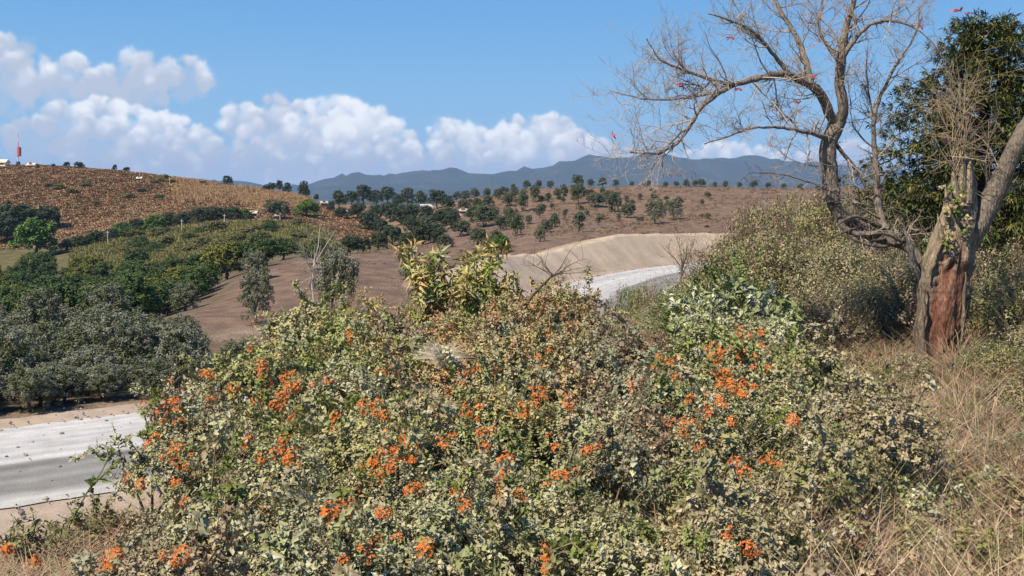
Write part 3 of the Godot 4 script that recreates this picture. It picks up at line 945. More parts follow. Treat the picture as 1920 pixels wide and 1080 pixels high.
func house(at: Vector3, w: float, dp: float, h: float, wall: Color, roof: Color, label: String, turn := 0.0) -> void:
	var t := thing("house", at, label, "house")
	t.rotation.y = turn
	var mb := MB.new()
	mb.box(Vector3(-w / 2, -1.0, -dp / 2), Vector3(w / 2, h, dp / 2), wall)
	for s in [-1, 1]:
		mb.tri(Vector3(s * w / 2, h, -dp / 2), Vector3(s * w / 2, h + dp * 0.28, 0), Vector3(s * w / 2, h, dp / 2), wall)
	part(t, "wall", mb.mesh(), M.paint)
	mb = MB.new()
	var o := w / 2 + 0.3
	var e := dp / 2 + 0.4
	for s in [-1, 1]:
		mb.quad(Vector3(-o, h + dp * 0.30, 0), Vector3(o, h + dp * 0.30, 0), Vector3(o, h - 0.12, s * e), Vector3(-o, h - 0.12, s * e), roof)
		mb.quad(Vector3(-o, h + dp * 0.30 - 0.12, 0), Vector3(o, h + dp * 0.30 - 0.12, 0), Vector3(o, h - 0.24, s * e), Vector3(-o, h - 0.24, s * e), roof)
	part(t, "roof", mb.mesh(), M.paint)
	for k in 2:
		mb = MB.new()
		var x := (k - 0.5) * w * 0.5
		mb.box(Vector3(x - 0.5, h * 0.4, dp / 2 - 0.05), Vector3(x + 0.5, h * 0.78, dp / 2 + 0.04), Color(0.06, 0.06, 0.07))
		part(t, "window", mb.mesh(), M.paint)
	mb = MB.new()
	mb.box(Vector3(-0.45, 0, dp / 2 - 0.05), Vector3(0.45, 2.0, dp / 2 + 0.05), Color(0.16, 0.10, 0.07))
	part(t, "door", mb.mesh(), M.paint)

func far_things() -> void:
	# the red and white mast on the skyline
	var p := on_land(34, 311, 200.0)
	var k := -p.z / F
	var t := thing("mast", p, "red and white mast with a red drum on the skyline of the grassy hill", "mast")
	var mb := MB.new()
	for q in 6:
		cyl(mb, Vector3(0, (8 + q * 9) * k, 0), Vector3(0, (17 + q * 9) * k, 0), lerpf(0.22, 0.08, q / 5.0), Color(0.46, 0.17, 0.15) if q % 2 else Color(0.58, 0.50, 0.47))
	part(t, "pole", mb.mesh(), M.paint)
	mb = MB.new()
	var c := Vector3(1.6 * k, 18 * k, 0)
	mb.tube([c, c + Vector3(0, 0.1, 0), c + Vector3(0, 16 * k, 0), c + Vector3(0, 17.5 * k, 0)], [3.4 * k, 4.0 * k, 4.0 * k, 2.0 * k], 14, Color(0.46, 0.13, 0.14))
	part(t, "drum", mb.mesh(), M.paint)
	mb = MB.new()
	mb.box(Vector3(-2.6 * k, -0.5, -0.5), Vector3(2.8 * k, 8 * k, 0.5), Color(0.05, 0.05, 0.06))
	part(t, "base", mb.mesh(), M.paint)
	house(on_land(2, 312, 200.0), 4.6, 3.4, 1.5, Color(0.70, 0.62, 0.46), Color(0.62, 0.55, 0.44), "cream house with a low roof beside the red and white mast")
	house(on_land(60, 315, 200.0), 2.6, 2.4, 1.1, Color(0.60, 0.46, 0.38), Color(0.55, 0.45, 0.38), "small pinkish hut on the skyline of the grassy hill")
	house(on_land(262, 341, 200.0), 1.3, 1.4, 1.3, Color(0.72, 0.66, 0.42), Color(0.70, 0.66, 0.5), "tiny pale yellow hut on the grassy hill")
	house(on_land(798, 397, 200.0), 3.2, 2.8, 1.5, Color(0.46, 0.44, 0.42), Color(0.50, 0.49, 0.48), "white house with a white roof among the dark trees of the clump", 0.4)
	house(on_land(607, 388, 200.0), 2.0, 2.0, 1.4, Color(0.42, 0.40, 0.38), Color(0.36, 0.33, 0.31), "pale house at the end of the lane below the mountains", 0.3)
	house(on_land(655, 402, 200.0), 1.2, 1.2, 1.0, Color(0.72, 0.70, 0.66), Color(0.6, 0.58, 0.55), "tiny white house under the tall trees of the clump")
	house(on_land(870, 402, 200.0), 1.6, 1.6, 1.0, Color(0.42, 0.40, 0.38), Color(0.36, 0.33, 0.31), "low pale house at the edge of the orchard", -0.3)
	house(on_land(521, 413, 200.0), 1.5, 1.5, 1.3, Color(0.42, 0.40, 0.38), Color(0.36, 0.33, 0.31), "pale house behind the trees at the end of the lane", 0.3)
	house(on_land(475, 410, 200.0), 1.8, 1.6, 1.6, Color(0.60, 0.50, 0.42), Color(0.5, 0.42, 0.36), "sandy coloured house by the row of bushes along the lane")
	for a in [[341, 437, 26], [202, 462, 30], [421, 423, 22], [525, 414, 16], [318, 349, 16], [262, 341, 22]]:
		var q := on_land(a[0], a[1], 150.0)
		var g: float = -q.z / F
		var u := thing("utility_pole", q, "thin pale utility pole beside the lane" if a[1] > 400 else "thin pale utility pole on the grassy hill", "utility pole", "utility poles by the lane" if a[1] > 400 else "utility poles on the hill")
		mb = MB.new()
		cyl(mb, Vector3(0, -0.5, 0), Vector3(0, a[2] * g, 0), 0.09, Color(0.48, 0.45, 0.42), 6)
		part(u, "pole", mb.mesh(), M.paint)
		mb = MB.new()
		mb.box(Vector3(-0.4, a[2] * g - 0.5, -0.05), Vector3(0.4, a[2] * g - 0.38, 0.05), Color(0.4, 0.37, 0.34))
		part(u, "crossarm", mb.mesh(), M.paint)
	# a marker post at the foot of the cut bank
	for k2 in road.size():
		var rp: Vector2 = road[k2][0]
		if rp.y > 108.0:
			var q: Vector2 = rp + road[k2][1] * (WHITE_W + 1.2)
			var u := thing("marker_post", Vector3(q.x, EYE - 9.0, -q.y), "small dark marker post at the foot of the cut bank", "post")
			mb = MB.new()
			cyl(mb, Vector3(0, -0.2, 0), Vector3(0, 0.9, 0), 0.05, Color(0.2, 0.18, 0.16), 6)
			part(u, "stake", mb.mesh(), M.paint)
			mb = MB.new()
			mb.box(Vector3(-0.18, 0.75, -0.03), Vector3(0.18, 1.25, 0.06), Color(0.12, 0.12, 0.13))
			part(u, "plate", mb.mesh(), M.paint)
			break

# ---------------------------------------------------------------- plants close by
# a sprig along +Y: leaves in pairs up a short stem
func sprig_mesh(pairs: int, stem: float, ll: float, lw: float, lift: float, bend: float) -> ArrayMesh:
	var mb := MB.new()
	mb.tube([Vector3.ZERO, Vector3(0.004, stem * 0.5, 0), Vector3(0, stem, 0.003)], [0.003, 0.0025, 0.0015], 3, Color(0.55, 0.45, 0.35))
	for k in pairs:
		var t := (k + 0.6) / pairs
		var a0 := rng.randf() * TAU
		for s in 2:
			var a := a0 + s * PI + rng.randf_range(-0.4, 0.4)
			var dir := Vector3(cos(a), lift + rng.randf_range(-0.35, 0.35), sin(a)).normalized()
			var nor := (Vector3.UP + rdir() * 0.5).normalized()
			var g := rng.randf_range(0.8, 1.2)
			mb.leaf4(Vector3(0, stem * t, 0), dir, nor, ll * rng.randf_range(0.7, 1.25), lw * rng.randf_range(0.8, 1.2), Color(g, g, g * rng.randf_range(0.9, 1.1)), bend)
	mb.leaf4(Vector3(0, stem, 0), Vector3(0.3, 1, 0.2).normalized(), Vector3(0.7, 0.3, 0.6).normalized(), ll * 0.8, lw * 0.8, Color(1, 1, 1), bend)
	return mb.mesh()

func flower_mesh() -> ArrayMesh:
	var mb := MB.new()
	for k in 14:
		var d := rdir()
		d.y = absf(d.y) * 0.9 + 0.1
		d = d.normalized()
		var p := d * 0.034 * rng.randf_range(0.8, 1.15)
		var col := Color(0.47, 0.125, 0.035).lerp(Color(0.52, 0.195, 0.055), rng.randf())
		if rng.randf() < 0.1: col = Color(0.40, 0.065, 0.03)
		var u := d.cross(rdir()).normalized()
		for q in 3:
			var dir := (u.rotated(d, q * TAU / 3) + d * 0.35).normalized()
			mb.leaf(p, dir, d, 0.016, 0.013, col * rng.randf_range(0.85, 1.15))
	return mb.mesh()

func aim(dir: Vector3, spin: float, s: float) -> Basis:
	var y := dir.normalized()
	var x := y.cross(Vector3(0.13, 0.4, 0.9)).normalized().rotated(y, spin)
	return Basis(x, y, x.cross(y)).scaled_local(Vector3.ONE * s)

# rows of the picture where the tangle's surface lies, by distance
const SURF := [[3.6, 1150], [4.0, 1090], [5.0, 955], [6.0, 850], [8.0, 705], [10.5, 580], [12.0, 560]]
func surf_row(d: float) -> float:
	for k in SURF.size() - 1:
		if d <= SURF[k + 1][0]:
			return lerpf(SURF[k][1], SURF[k + 1][1], (d - SURF[k][0]) / (SURF[k + 1][0] - SURF[k][0]))
	return 560.0
const TOPS := [[-60, 1075], [100, 1070], [205, 1030], [250, 940], [285, 800], [400, 700], [500, 612], [600, 570], [690, 590], [760, 605], [870, 580], [980, 550], [1060, 545], [1105, 560], [1150, 630], [1230, 652], [1300, 620], [1400, 600], [1480, 625], [1560, 670], [1640, 715], [1700, 760], [1760, 775], [1900, 765], [1960, 770]]
func top_row(px: float) -> float:
	for k in TOPS.size() - 1:
		if px <= TOPS[k + 1][0]:
			return lerpf(TOPS[k][1], TOPS[k + 1][1], clampf((px - TOPS[k][0]) / (TOPS[k + 1][0] - TOPS[k][0]), 0, 1))
	return 770.0

func flowering_shrubs() -> void:
	var sage := [Color(0.29, 0.285, 0.16), Color(0.345, 0.335, 0.22), Color(0.225, 0.232, 0.108), Color(0.165, 0.195, 0.058), Color(0.32, 0.275, 0.17)]
	var lime := [Color(0.24, 0.25, 0.10), Color(0.20, 0.24, 0.08), Color(0.31, 0.28, 0.14), Color(0.28, 0.28, 0.18), Color(0.36, 0.28, 0.12)]
	var straw := [Color(0.36, 0.29, 0.16), Color(0.40, 0.28, 0.12), Color(0.30, 0.26, 0.14), Color(0.24, 0.25, 0.12), Color(0.33, 0.20, 0.11)]
	var rusty := [Color(0.27, 0.20, 0.135), Color(0.30, 0.24, 0.15), Color(0.235, 0.235, 0.15), Color(0.21, 0.15, 0.10), Color(0.26, 0.27, 0.18)]
	var dry := [Color(0.30, 0.265, 0.165), Color(0.34, 0.30, 0.20), Color(0.24, 0.225, 0.12), Color(0.27, 0.21, 0.14), Color(0.19, 0.195, 0.08)]
	# [column, row, palette, label]
	var shrubs := [
		[390, 850, sage, "sage green shrub with orange flowers, its edge hanging over the pale road"],
		[560, 660, lime, "yellow-green shrub with few orange flowers below the brown knoll"],
		[640, 850, sage, "dense sage green shrub with a broad scatter of orange flower heads"],
		[930, 640, straw, "straw-yellow shrub below the tall leafy bush, few orange flowers"],
		[920, 840, sage, "grey-green shrub with red-orange flowers beside the pale grass plume"],
		[1140, 760, rusty, "brown withered shrub between two orange flowering shrubs"],
		[1370, 730, sage, "sage green shrub with the brightest orange flowers before the tall pale weeds"],
		[760, 1040, sage, "low grey-green shrub with dark gaps and hanging orange flowers"],
		[1180, 1000, sage, "low pale-leaved shrub beside the dry grass"],
		[1570, 800, dry, "pale grey-green shrub without flowers below the broken tree"],
		[1740, 850, dry, "low dry shrub of mixed grey and brown leaves before the torn trunk"],
		[1490, 920, dry, "withered grey-green shrub without flowers at the edge of the dry grass"],
		[180, 1060, rusty, "sparse brown-green shrub over the sandy verge of the road"]]
	var lobes := []
	var tries := 0
	while tries < 6500:
		tries += 1
		var d := rng.randf_range(3.7, 11.6)
		var px := rng.randf_range(-60.0, 1900.0)
		var py := surf_row(d) + noise.get_noise_2d(px * 0.6 + 50.0, d * 90.0) * 800.0 / d
		var r := rng.randf_range(0.20, 0.38)
		var rp := r * F / d
		if py - rp * 0.5 < top_row(px): continue
		if px - rp * 0.6 < 240.0 - (py - 900.0) * 0.2 and py < 1040.0: continue
		if px > 1800.0 - maxf(0.0, py - 730.0) * 1.2: continue
		var c := P(px, py, d) - Vector3(0, r * 0.35, 0)
		var ok := true
		for l in lobes:
			if l[0].distance_to(c) < 0.62 * maxf(r, l[1]) + 0.10:
				ok = false
				break
		if not ok: continue
		var best := 0
		var bd := 1e9
		for k in shrubs.size():
			var dd: float = Vector2(shrubs[k][0] - px, (shrubs[k][1] - py) * 1.3).length()
			if dd < bd:
				bd = dd; best = k
		lobes.append([c, r, best, px, py, d])
	print("lobes ", lobes.size())
	var sprigs := []
	for k in 5: sprigs.append(sprig_mesh(4, 0.07, 0.033 * [0.8, 1.0, 1.25, 1.0, 0.9][k], 0.025 * [0.7, 1.0, 1.2, 0.8, 0.9][k], 0.3, 0.22))
	var fm := []
	for k in 4: fm.append(flower_mesh())
	var one := []
	for k in 3:
		var mb := MB.new()
		mb.leaf4(Vector3.ZERO, Vector3(0, 0.2, 1).normalized(), Vector3.UP, 0.042, 0.031, Color(1, 1, 1), 0.15 + 0.1 * k)
		one.append(mb.mesh())
	var roots := []
	var lm := {}
	for k in shrubs.size():
		var sum := Vector3.ZERO
		var cnt := 0
		for l in lobes:
			if l[2] == k:
				sum += l[0]; cnt += 1
		if cnt == 0:
			roots.append(null)
			continue
		sum /= cnt
		var base := Vector3(sum.x, land(sum.x, -sum.z), sum.z)
		var t := thing("flowering_shrub", base, shrubs[k][3], "shrub")
		roots.append(t)
		var sets := [[], [], [], [], []]
		var cols := [[], [], [], [], []]
		var st := MB.new()
		var singles := []
		for l in lobes:
			if l[2] != k: continue
			var c: Vector3 = l[0]
			var r: float = l[1]
			var gy := land(c.x, -c.z)
			for q in 3:          # long shoots that stand out of the mound
				var e0 := (rdir() + Vector3(0, 0.9, 0.35)).normalized()
				var s0 := c + e0 * r * 0.8
				var len := rng.randf_range(0.16, 0.36)
				var s1 := s0 + e0 * len * 0.6
				var s2 := s1 + (e0 + rdir() * 0.7 + Vector3(0, -0.35, 0)).normalized() * len * 0.5
				st.tube([s0 - base, s1 - base, s2 - base], [0.005, 0.004, 0.0015], 3, Color(0.22, 0.17, 0.11))
				var ct: Color = shrubs[k][2][rng.randi() % 5]
				for w in 9:
					var f := rng.randf()
					var which := rng.randi() % 5
					sets[which].append(Transform3D(aim(e0 + rdir() * 0.9, rng.randf() * TAU, rng.randf_range(0.6, 1.15)), (s0.lerp(s1, f * 2.0) if f < 0.5 else s1.lerp(s2, f * 2.0 - 1.0)) - base))
					cols[which].append(ct * rng.randf_range(0.85, 1.4))
			for q in 3:
				var foot := Vector3(c.x + rng.randf_range(-0.15, 0.15), gy - 0.05, c.z + rng.randf_range(-0.15, 0.15))
				var tip := c + rdir() * r * 0.7
				st.tube([foot - base, foot.lerp(tip, 0.5) + rdir() * 0.04 - base, tip - base], [0.011, 0.008, 0.003], 4, Color(0.17, 0.13, 0.09))
			var pal: Array = shrubs[k][2]
			if rng.randf() < 0.28: pal = [sage, lime, straw, rusty, dry][rng.randi() % 5]
			var tone: Color = pal[rng.randi() % 5]
			var dense := int(1700.0 * r * r * rng.randf_range(0.7, 1.1) / pow(clampf(l[5] / 7.5, 0.72, 1.1), 1.6))
			for q in dense:
				var e := rdir()
				if e.y < -0.2: e.y = -e.y
				e = (e + Vector3(0, 0.15, 0.15)).normalized()
				var bump := 1.0 + 0.34 * noise.get_noise_3dv((c + e * r) * 260.0)
				var pos := c + e * r * bump * (0.80 + 0.22 * rng.randf()) - e * 0.06
				if pos.y < gy + 0.02: continue
				var which := rng.randi() % 5
				var cc := tone.lerp(pal[rng.randi() % 5], 0.55) * rng.randf_range(0.85, 1.5)
				var b := aim(e + rdir() * 0.55 + Vector3(0, 0.25, 0), rng.randf() * TAU, rng.randf_range(0.7, 1.25) * clampf(l[5] / 7.5, 0.68, 1.1))
				sets[which].append(Transform3D(b, pos - base)); cols[which].append(cc)
				if e.z > 0.25 and q % 20 == 0: singles.append([l[5], c + e * (r * bump + 0.05) - base, e, cc])
		for w in 5:
			if sets[w].size(): many(t, "foliage", sprigs[w], M.leaf, sets[w], cols[w])
		part(t, "stems", st.mesh(), M.twig).set_meta("kind", "stuff")
		singles.sort_custom(func(a, b): return a[0] < b[0])
		for q in mini(singles.size(), 260):
			var s = singles[q]
			var key := "%d_%d" % [k, q % 6]
			if not lm.has(key):
				var m := leaf_mat("single leaf")
				var cc: Color = shrubs[k][2][(q % 6) % 5] * (0.85 + 0.06 * (q % 6))
				m.albedo_color = Color(cc.r, cc.g, cc.b).linear_to_srgb()
				lm[key] = m
			var o := part(t, "leaf", one[q % 3], lm[key])
			o.transform = Transform3D(aim(s[2] + rdir() * 0.6, rng.randf() * TAU, rng.randf_range(0.7, 1.15) * clampf(s[0] / 7.5, 0.6, 1.1)), s[1])
	# flower heads: [column, row, how many, spread]
	var fl := [[520, 740, 11, 30], [545, 725, 4, 18], [400, 755, 2, 10], [397, 705, 3, 12], [430, 732, 2, 9], [312, 780, 5, 20], [335, 765, 3, 12], [290, 770, 2, 10], [285, 830, 2, 10], [328, 848, 4, 14], [350, 862, 3, 14], [262, 915, 2, 10], [650, 636, 2, 8], [545, 840, 5, 18], [540, 790, 2, 10], [640, 805, 3, 12], [700, 770, 3, 12], [735, 820, 9, 36], [770, 860, 5, 24], [690, 905, 5, 22], [705, 880, 4, 20], [640, 985, 6, 24], [635, 950, 3, 14], [705, 1020, 4, 20], [725, 985, 3, 14], [795, 1045, 2, 10], [862, 940, 2, 8], [850, 830, 3, 14], [890, 795, 3, 14], [922, 823, 4, 14], [885, 765, 2, 10], [950, 905, 4, 22], [955, 945, 3, 18], [978, 765, 6, 22], [1020, 742, 3, 12], [1018, 680, 3, 12], [1065, 770, 3, 10], [1040, 905, 4, 14], [1050, 828, 3, 14], [945, 870, 3, 14], [885, 695, 4, 18], [1040, 650, 2, 14], [860, 735, 2, 12], [1275, 706, 2, 10], [1262, 680, 3, 10], [1365, 692, 9, 20], [1392, 660, 3, 12], [1420, 645, 3, 10], [1385, 632, 2, 8], [1330, 655, 2, 8], [1355, 732, 8, 24], [1395, 740, 4, 14], [1272, 785, 2, 10], [1308, 808, 5, 14], [1340, 832, 3, 14], [1372, 782, 4, 16], [1440, 865, 4, 12], [1490, 800, 2, 9], [1395, 890, 2, 8], [1405, 1022, 3, 12], [1362, 1015, 2, 9], [1300, 760, 3, 16], [1420, 690, 3, 14], [10, 1040, 3, 12], [60, 1055, 2, 10], [325, 1050, 3, 10], [215, 1072, 3, 12], [350, 935, 2, 14], [1010, 1055, 4, 18], [610, 730, 2, 14], [470, 880, 2, 20], [480, 680, 2, 10], [820, 780, 2, 14], [760, 930, 2, 14], [1110, 840, 3, 20], [1180, 720, 2, 16], [1230, 690, 2, 12], [720, 690, 2, 10]]
	for f in fl:
		for q in f[2]:
			var px: float = f[0] + rng.randfn() * f[3] * 0.95
			var py: float = f[1] + rng.randfn() * f[3] * 0.95
			var ray := (P(px, py, 1.0) - Vector3(0, EYE, 0)).normalized()
			var o := Vector3(0, EYE, 0)
			var best := 1e9
			var at := Vector3.ZERO
			var own = null
			var outw := Vector3.UP
			for l in lobes:
				var c: Vector3 = l[0] - o
				var b := c.dot(ray)
				var miss := (c - ray * b).length()
				var r: float = l[1] * 1.05 + 0.03
				if miss < r:
					var hit := b - sqrt(r * r - miss * miss)
					if hit < best:
						best = hit
						at = o + ray * hit
						outw = (at - l[0]).normalized()
						own = roots[l[2]]
			if own == null: continue
			var fo := part(own, "flower_head", fm[rng.randi() % 4], M.petal)
			fo.transform = Transform3D(aim(outw + Vector3(0, 0.4, 0.3), rng.randf() * TAU, rng.randf_range(0.65, 1.3) * clampf(best / 7.5, 0.75, 1.15)), at + outw * 0.02 - own.position)

# a plant of upright stems carrying sprigs
func stem_plant(called: String, at: Vector3, h: float, spread: float, stems: int, per: int, sp: Array, pal: Array, size: float, label: String, category: String, group := "", start := 0.25) -> Node3D:
	var t := thing(called, at, label, category, group)
	var st := MB.new()
	var tr := []
	var cs := []
	for k in stems:
		var a := rng.randf() * TAU
		var hh := h * rng.randf_range(0.6, 1.0)
		var tip := Vector3(cos(a) * spread * rng.randf(), hh, sin(a) * spread * rng.randf())
		var foot := Vector3(tip.x * 0.2, -0.1, tip.z * 0.2)
		var mid := foot.lerp(tip, 0.5) + Vector3(-tip.x * 0.12, 0.05, -tip.z * 0.12)
		if stems <= 4: st = MB.new()
		st.tube([foot, mid, tip], [0.010 * size + 0.002, 0.007 * size + 0.001, 0.002], 4, Color(0.20, 0.16, 0.10))
		if stems <= 4: part(t, "stem", st.mesh(), M.twig)
		for q in per:
			var f := rng.randf_range(start, 1.0)
			var p := foot.lerp(mid, f * 2.0) if f < 0.5 else mid.lerp(tip, f * 2.0 - 1.0)
			var out := Vector3(rng.randf_range(-1, 1), rng.randf_range(0.1, 1.2), rng.randf_range(-1, 1))
			tr.append(Transform3D(aim(out, rng.randf() * TAU, size * rng.randf_range(0.7, 1.25)), p))
			cs.append(pick(pal))
	if stems > 4: part(t, "stems", st.mesh(), M.twig)
	many(t, "foliage", sp[rng.randi() % sp.size()], M.leaf, tr, cs)
	return t

var brush := {}
func make_brush() -> void:
	var pals := {
		"olive": [Color(0.195, 0.195, 0.085), Color(0.240, 0.227, 0.111), Color(0.156, 0.169, 0.065), Color(0.312, 0.273, 0.143)],
		"tan": [Color(0.29, 0.255, 0.155), Color(0.25, 0.225, 0.13), Color(0.33, 0.29, 0.19), Color(0.20, 0.20, 0.10)],
		"brown": [Color(0.234, 0.176, 0.124), Color(0.286, 0.221, 0.163), Color(0.195, 0.163, 0.104), Color(0.247, 0.227, 0.130)],
		"green": [Color(0.137, 0.189, 0.065), Color(0.182, 0.221, 0.098), Color(0.111, 0.156, 0.058), Color(0.247, 0.260, 0.143)]}
	for key in pals:
		brush[key] = []
		for v in 3:
			var tw := MB.new()
			for k in 70:
				var a := rng.randf() * TAU
				var r := rng.randf()
				var tip := Vector3(cos(a) * r, rng.randf_range(0.7, 1.5), sin(a) * r)
				var m := tip * 0.5 + rdir() * 0.08
				tw.tube([Vector3(tip.x * 0.15, -0.1, tip.z * 0.15), m, tip], [0.012, 0.008, 0.002], 3, Color(0.22, 0.175, 0.13) * rng.randf_range(0.6, 1.2))
				for q in 3: tw.tube([m.lerp(tip, 0.3 * q), tip + rdir() * 0.3], [0.005, 0.0015], 3, Color(0.24, 0.19, 0.14) * rng.randf_range(0.6, 1.2))
			brush[key].append([tw.mesh(), crown_mesh(1.0, 0.1, 1.5, 9, 330 if key != "brown" else 210, 18, 0.13, 0.052, pals[key])])

func bush(key: String, at: Vector3, h: float, w: float, label: String, group: String) -> void:
	var v = brush[key][rng.randi() % 3]
	var t := thing("dry_bush" if key != "green" else "green_bush", at, label, "bush", group)
	t.rotation.y = rng.randf() * TAU
	var sc := Vector3(w * 0.5, h / 1.5, w * 0.5)
	part(t, "stems", v[0], M.twig).scale = sc
	part(t, "crown", v[1], M.leaf).scale = sc

func near_vegetation() -> void:
	flowering_shrubs()
	make_brush()
	# scrub on the bank behind the flowering shrubs
	var words := {"olive": "olive scrub bush on the bank behind the flowering shrubs", "tan": "dry tan scrub bush on the bank beside the broken tree", "brown": "brown twiggy leafless-looking bush on the bank below the bare branches", "green": "green leafy bush on the bank among the dry scrub"}
	var spots2 := []
	var tries := 0
	while tries < 2500 and spots2.size() < 120:
		tries += 1
		var d := lerpf(11.0, 75.0, pow(rng.randf(), 1.6))
		var px := rng.randf_range(1180.0, 2080.0)
		var x := (px - 960.0) / F * d
		if d > edge_at(x) + 5.0: continue
		var y := land(x, d)
		var w := rng.randf_range(0.9, 1.7) * (1.0 + d * 0.012)
		var h := rng.randf_range(0.8, 1.5) * (1.0 + d * 0.006)
		var tp := HZ - (y + h - EYE) / d * F
		var lp := px - w * 0.5 / d * F
		# what can be seen of the road and the cut bank stays open
		if tp < 520.0 and lp < 1345.0 - clampf(tp - 440.0, 0, 80) * 0.6: continue
		if tp < 655.0 and lp < 1262.0: continue
		if tp < 366.0 + clampf(1500.0 - px, 0, 100) * 0.1: continue
		if absf(px - 1765.0) < 90.0 + w * 0.3 / d * F and d < 12.6: continue      # the broken trunk stands clear
		var ok := true
		for s in spots2:
			if Vector2(s.x - x, s.y - d).length() < 0.55 * w: ok = false
		if not ok: continue
		spots2.append(Vector2(x, d))
		var n := noise.get_noise_2d(x * 25.0, d * 12.0)
		var key: String = ["olive", "tan", "brown", "green"][rng.randi() % 4]
		if px < 1500.0 and d < 16.0: key = "green" if rng.randf() < 0.5 else "olive"
		elif key == "green" and d > 20.0: key = "brown"
		bush(key, Vector3(x, y - 0.05, -d), h, w, words[key], key + " scrub on the bank")
	for a in [[1655, 10.6, 0.45, 0.9, "olive"], [1700, 11.0, 0.5, 0.8, "tan"], [1735, 11.3, 0.36, 0.6, "green"], [1800, 11.2, 0.4, 0.7, "tan"], [1850, 11.0, 0.6, 0.9, "green"], [1900, 10.6, 0.6, 0.9, "olive"], [1620, 10.0, 0.4, 0.8, "green"], [1950, 11.0, 0.8, 1.0, "tan"], [1880, 9.6, 0.4, 0.8, "brown"], [1680, 9.6, 0.36, 0.7, "tan"], [1770, 10.4, 0.28, 0.7, "olive"]]:
		var x: float = (a[0] - 960.0) / F * a[1]
		bush(a[4], Vector3(x, land(x, a[1]) - 0.04, -a[1]), a[2], a[3], "low %s bush at the foot of the broken trunk" % a[4], "bushes round the broken trunk")
	for a in [[1150, 26.0, 560, 1.1, "brown"], [1180, 27.0, 545, 1.2, "green"], [1205, 26.0, 530, 1.0, "olive"], [1235, 25.0, 520, 1.2, "brown"], [1165, 22.0, 590, 1.1, "tan"], [1220, 22.0, 580, 1.0, "green"], [1255, 22.0, 555, 1.2, "olive"], [1190, 20.0, 615, 1.0, "tan"]]:
		var x: float = (a[0] - 960.0) / F * a[1]
		var y := land(x, a[1])
		bush(a[4], Vector3(x, y - 0.05, -a[1]), EYE + (HZ - a[2]) / F * a[1] - y, a[3], "thin %s bush on the slope between the shrubs and the bend of the road" % a[4], "bushes above the bend")
	# the tall scrub that closes the view beyond the bend, and low tangles in the dry grass
	for a in [[1292, 15.5, 540, "green"], [1318, 16.5, 505, "olive"], [1350, 17.0, 462, "brown"], [1372, 18.5, 440, "olive"], [1405, 17.0, 468, "green"], [1392, 21.0, 398, "brown"], [1425, 21.0, 386, "olive"], [1462, 20.0, 378, "brown"], [1500, 21.0, 374, "tan"], [1540, 20.0, 380, "olive"], [1582, 20.0, 388, "brown"], [1440, 17.0, 436, "brown"], [1482, 16.5, 462, "tan"], [1522, 17.0, 446, "brown"], [1356, 15.0, 515, "olive"], [1562, 16.0, 462, "tan"], [1604, 16.5, 456, "olive"], [1630, 18.0, 420, "brown"], [1475, 24.0, 366, "olive"], [1530, 25.0, 368, "brown"], [1420, 25.0, 392, "tan"], [1600, 14.0, 520, "tan"], [1650, 14.5, 500, "olive"], [1690, 14.0, 510, "brown"], [1540, 13.5, 540, "tan"]]:
		var x: float = (a[0] - 960.0) / F * a[1]
		var y := land(x, a[1])
		bush(a[3], Vector3(x, y - 0.05, -a[1]), EYE + (HZ - a[2]) / F * a[1] - y, rng.randf_range(1.25, 1.8), "tall %s bush closing the view beyond the bend of the road" % a[3], "tall scrub beyond the bend")
	for k in 60:
		var d := rng.randf_range(5.2, 11.4)
		var px := rng.randf_range(1430.0, 1980.0)
		if px < 1560.0 - maxf(0.0, surf_row(d) - 640.0) * 0.5: continue
		var x := (px - 960.0) / F * d
		bush(["brown", "tan", "brown", "olive"][k % 4], Vector3(x, land(x, d) - 0.04, -d), rng.randf_range(0.22, 0.42), rng.randf_range(0.5, 0.9), "low dry tangle of stems in the straw grass", "dry tangles in the grass")
	print("scrub ", spots2.size())
	# tall leafy plants that can be told apart
	var lance := []
	for k in 3: lance.append(sprig_mesh(4, 0.16, 0.15, 0.042, 0.35, 0.35))
	var broad := []
	for k in 3: broad.append(sprig_mesh(3, 0.12, 0.15, 0.065, 0.05, 0.4))
	var small := []
	for k in 3: small.append(sprig_mesh(4, 0.08, 0.038, 0.024, 0.3, 0.25))
	var gpal := [Color(0.27, 0.30, 0.08), Color(0.19, 0.23, 0.06), Color(0.40, 0.34, 0.13), Color(0.32, 0.31, 0.17), Color(0.45, 0.32, 0.13)]
	var ppal := [Color(0.36, 0.37, 0.235), Color(0.28, 0.31, 0.16), Color(0.20, 0.24, 0.09), Color(0.42, 0.42, 0.31)]
	var f := P(868, 640, 10.6)
	f.y = land(f.x, 10.6)
	stem_plant("leafy_shrub", f, P(868, 455, 10.6).y - f.y, 0.66, 26, 22, lance, gpal, 0.72, "tall leafy yellow-green bush rising above the flowering shrubs", "shrub", "", 0.3)
	f = P(940, 640, 10.9); f.y = land(f.x, 10.9)
	stem_plant("leafy_shrub", f, P(950, 535, 10.9).y - f.y, 0.30, 9, 10, lance, [Color(0.36, 0.27, 0.12), Color(0.26, 0.22, 0.10), Color(0.30, 0.19, 0.09)], 0.8, "withered yellow-brown bush beside the tall leafy bush", "shrub", "", 0.4)
	f = P(1105, 640, 10.5); f.y = land(f.x, 10.5)
	stem_plant("leafy_shoot", f, P(1105, 482, 10.5).y - f.y, 0.04, 2, 7, lance, [Color(0.28, 0.28, 0.10), Color(0.24, 0.22, 0.09)], 0.34, "single leafy shoot standing up before the cut bank", "plant", "", 0.82)
	var wl := "tall weed with pale drooping leaves behind the bright orange flowers"
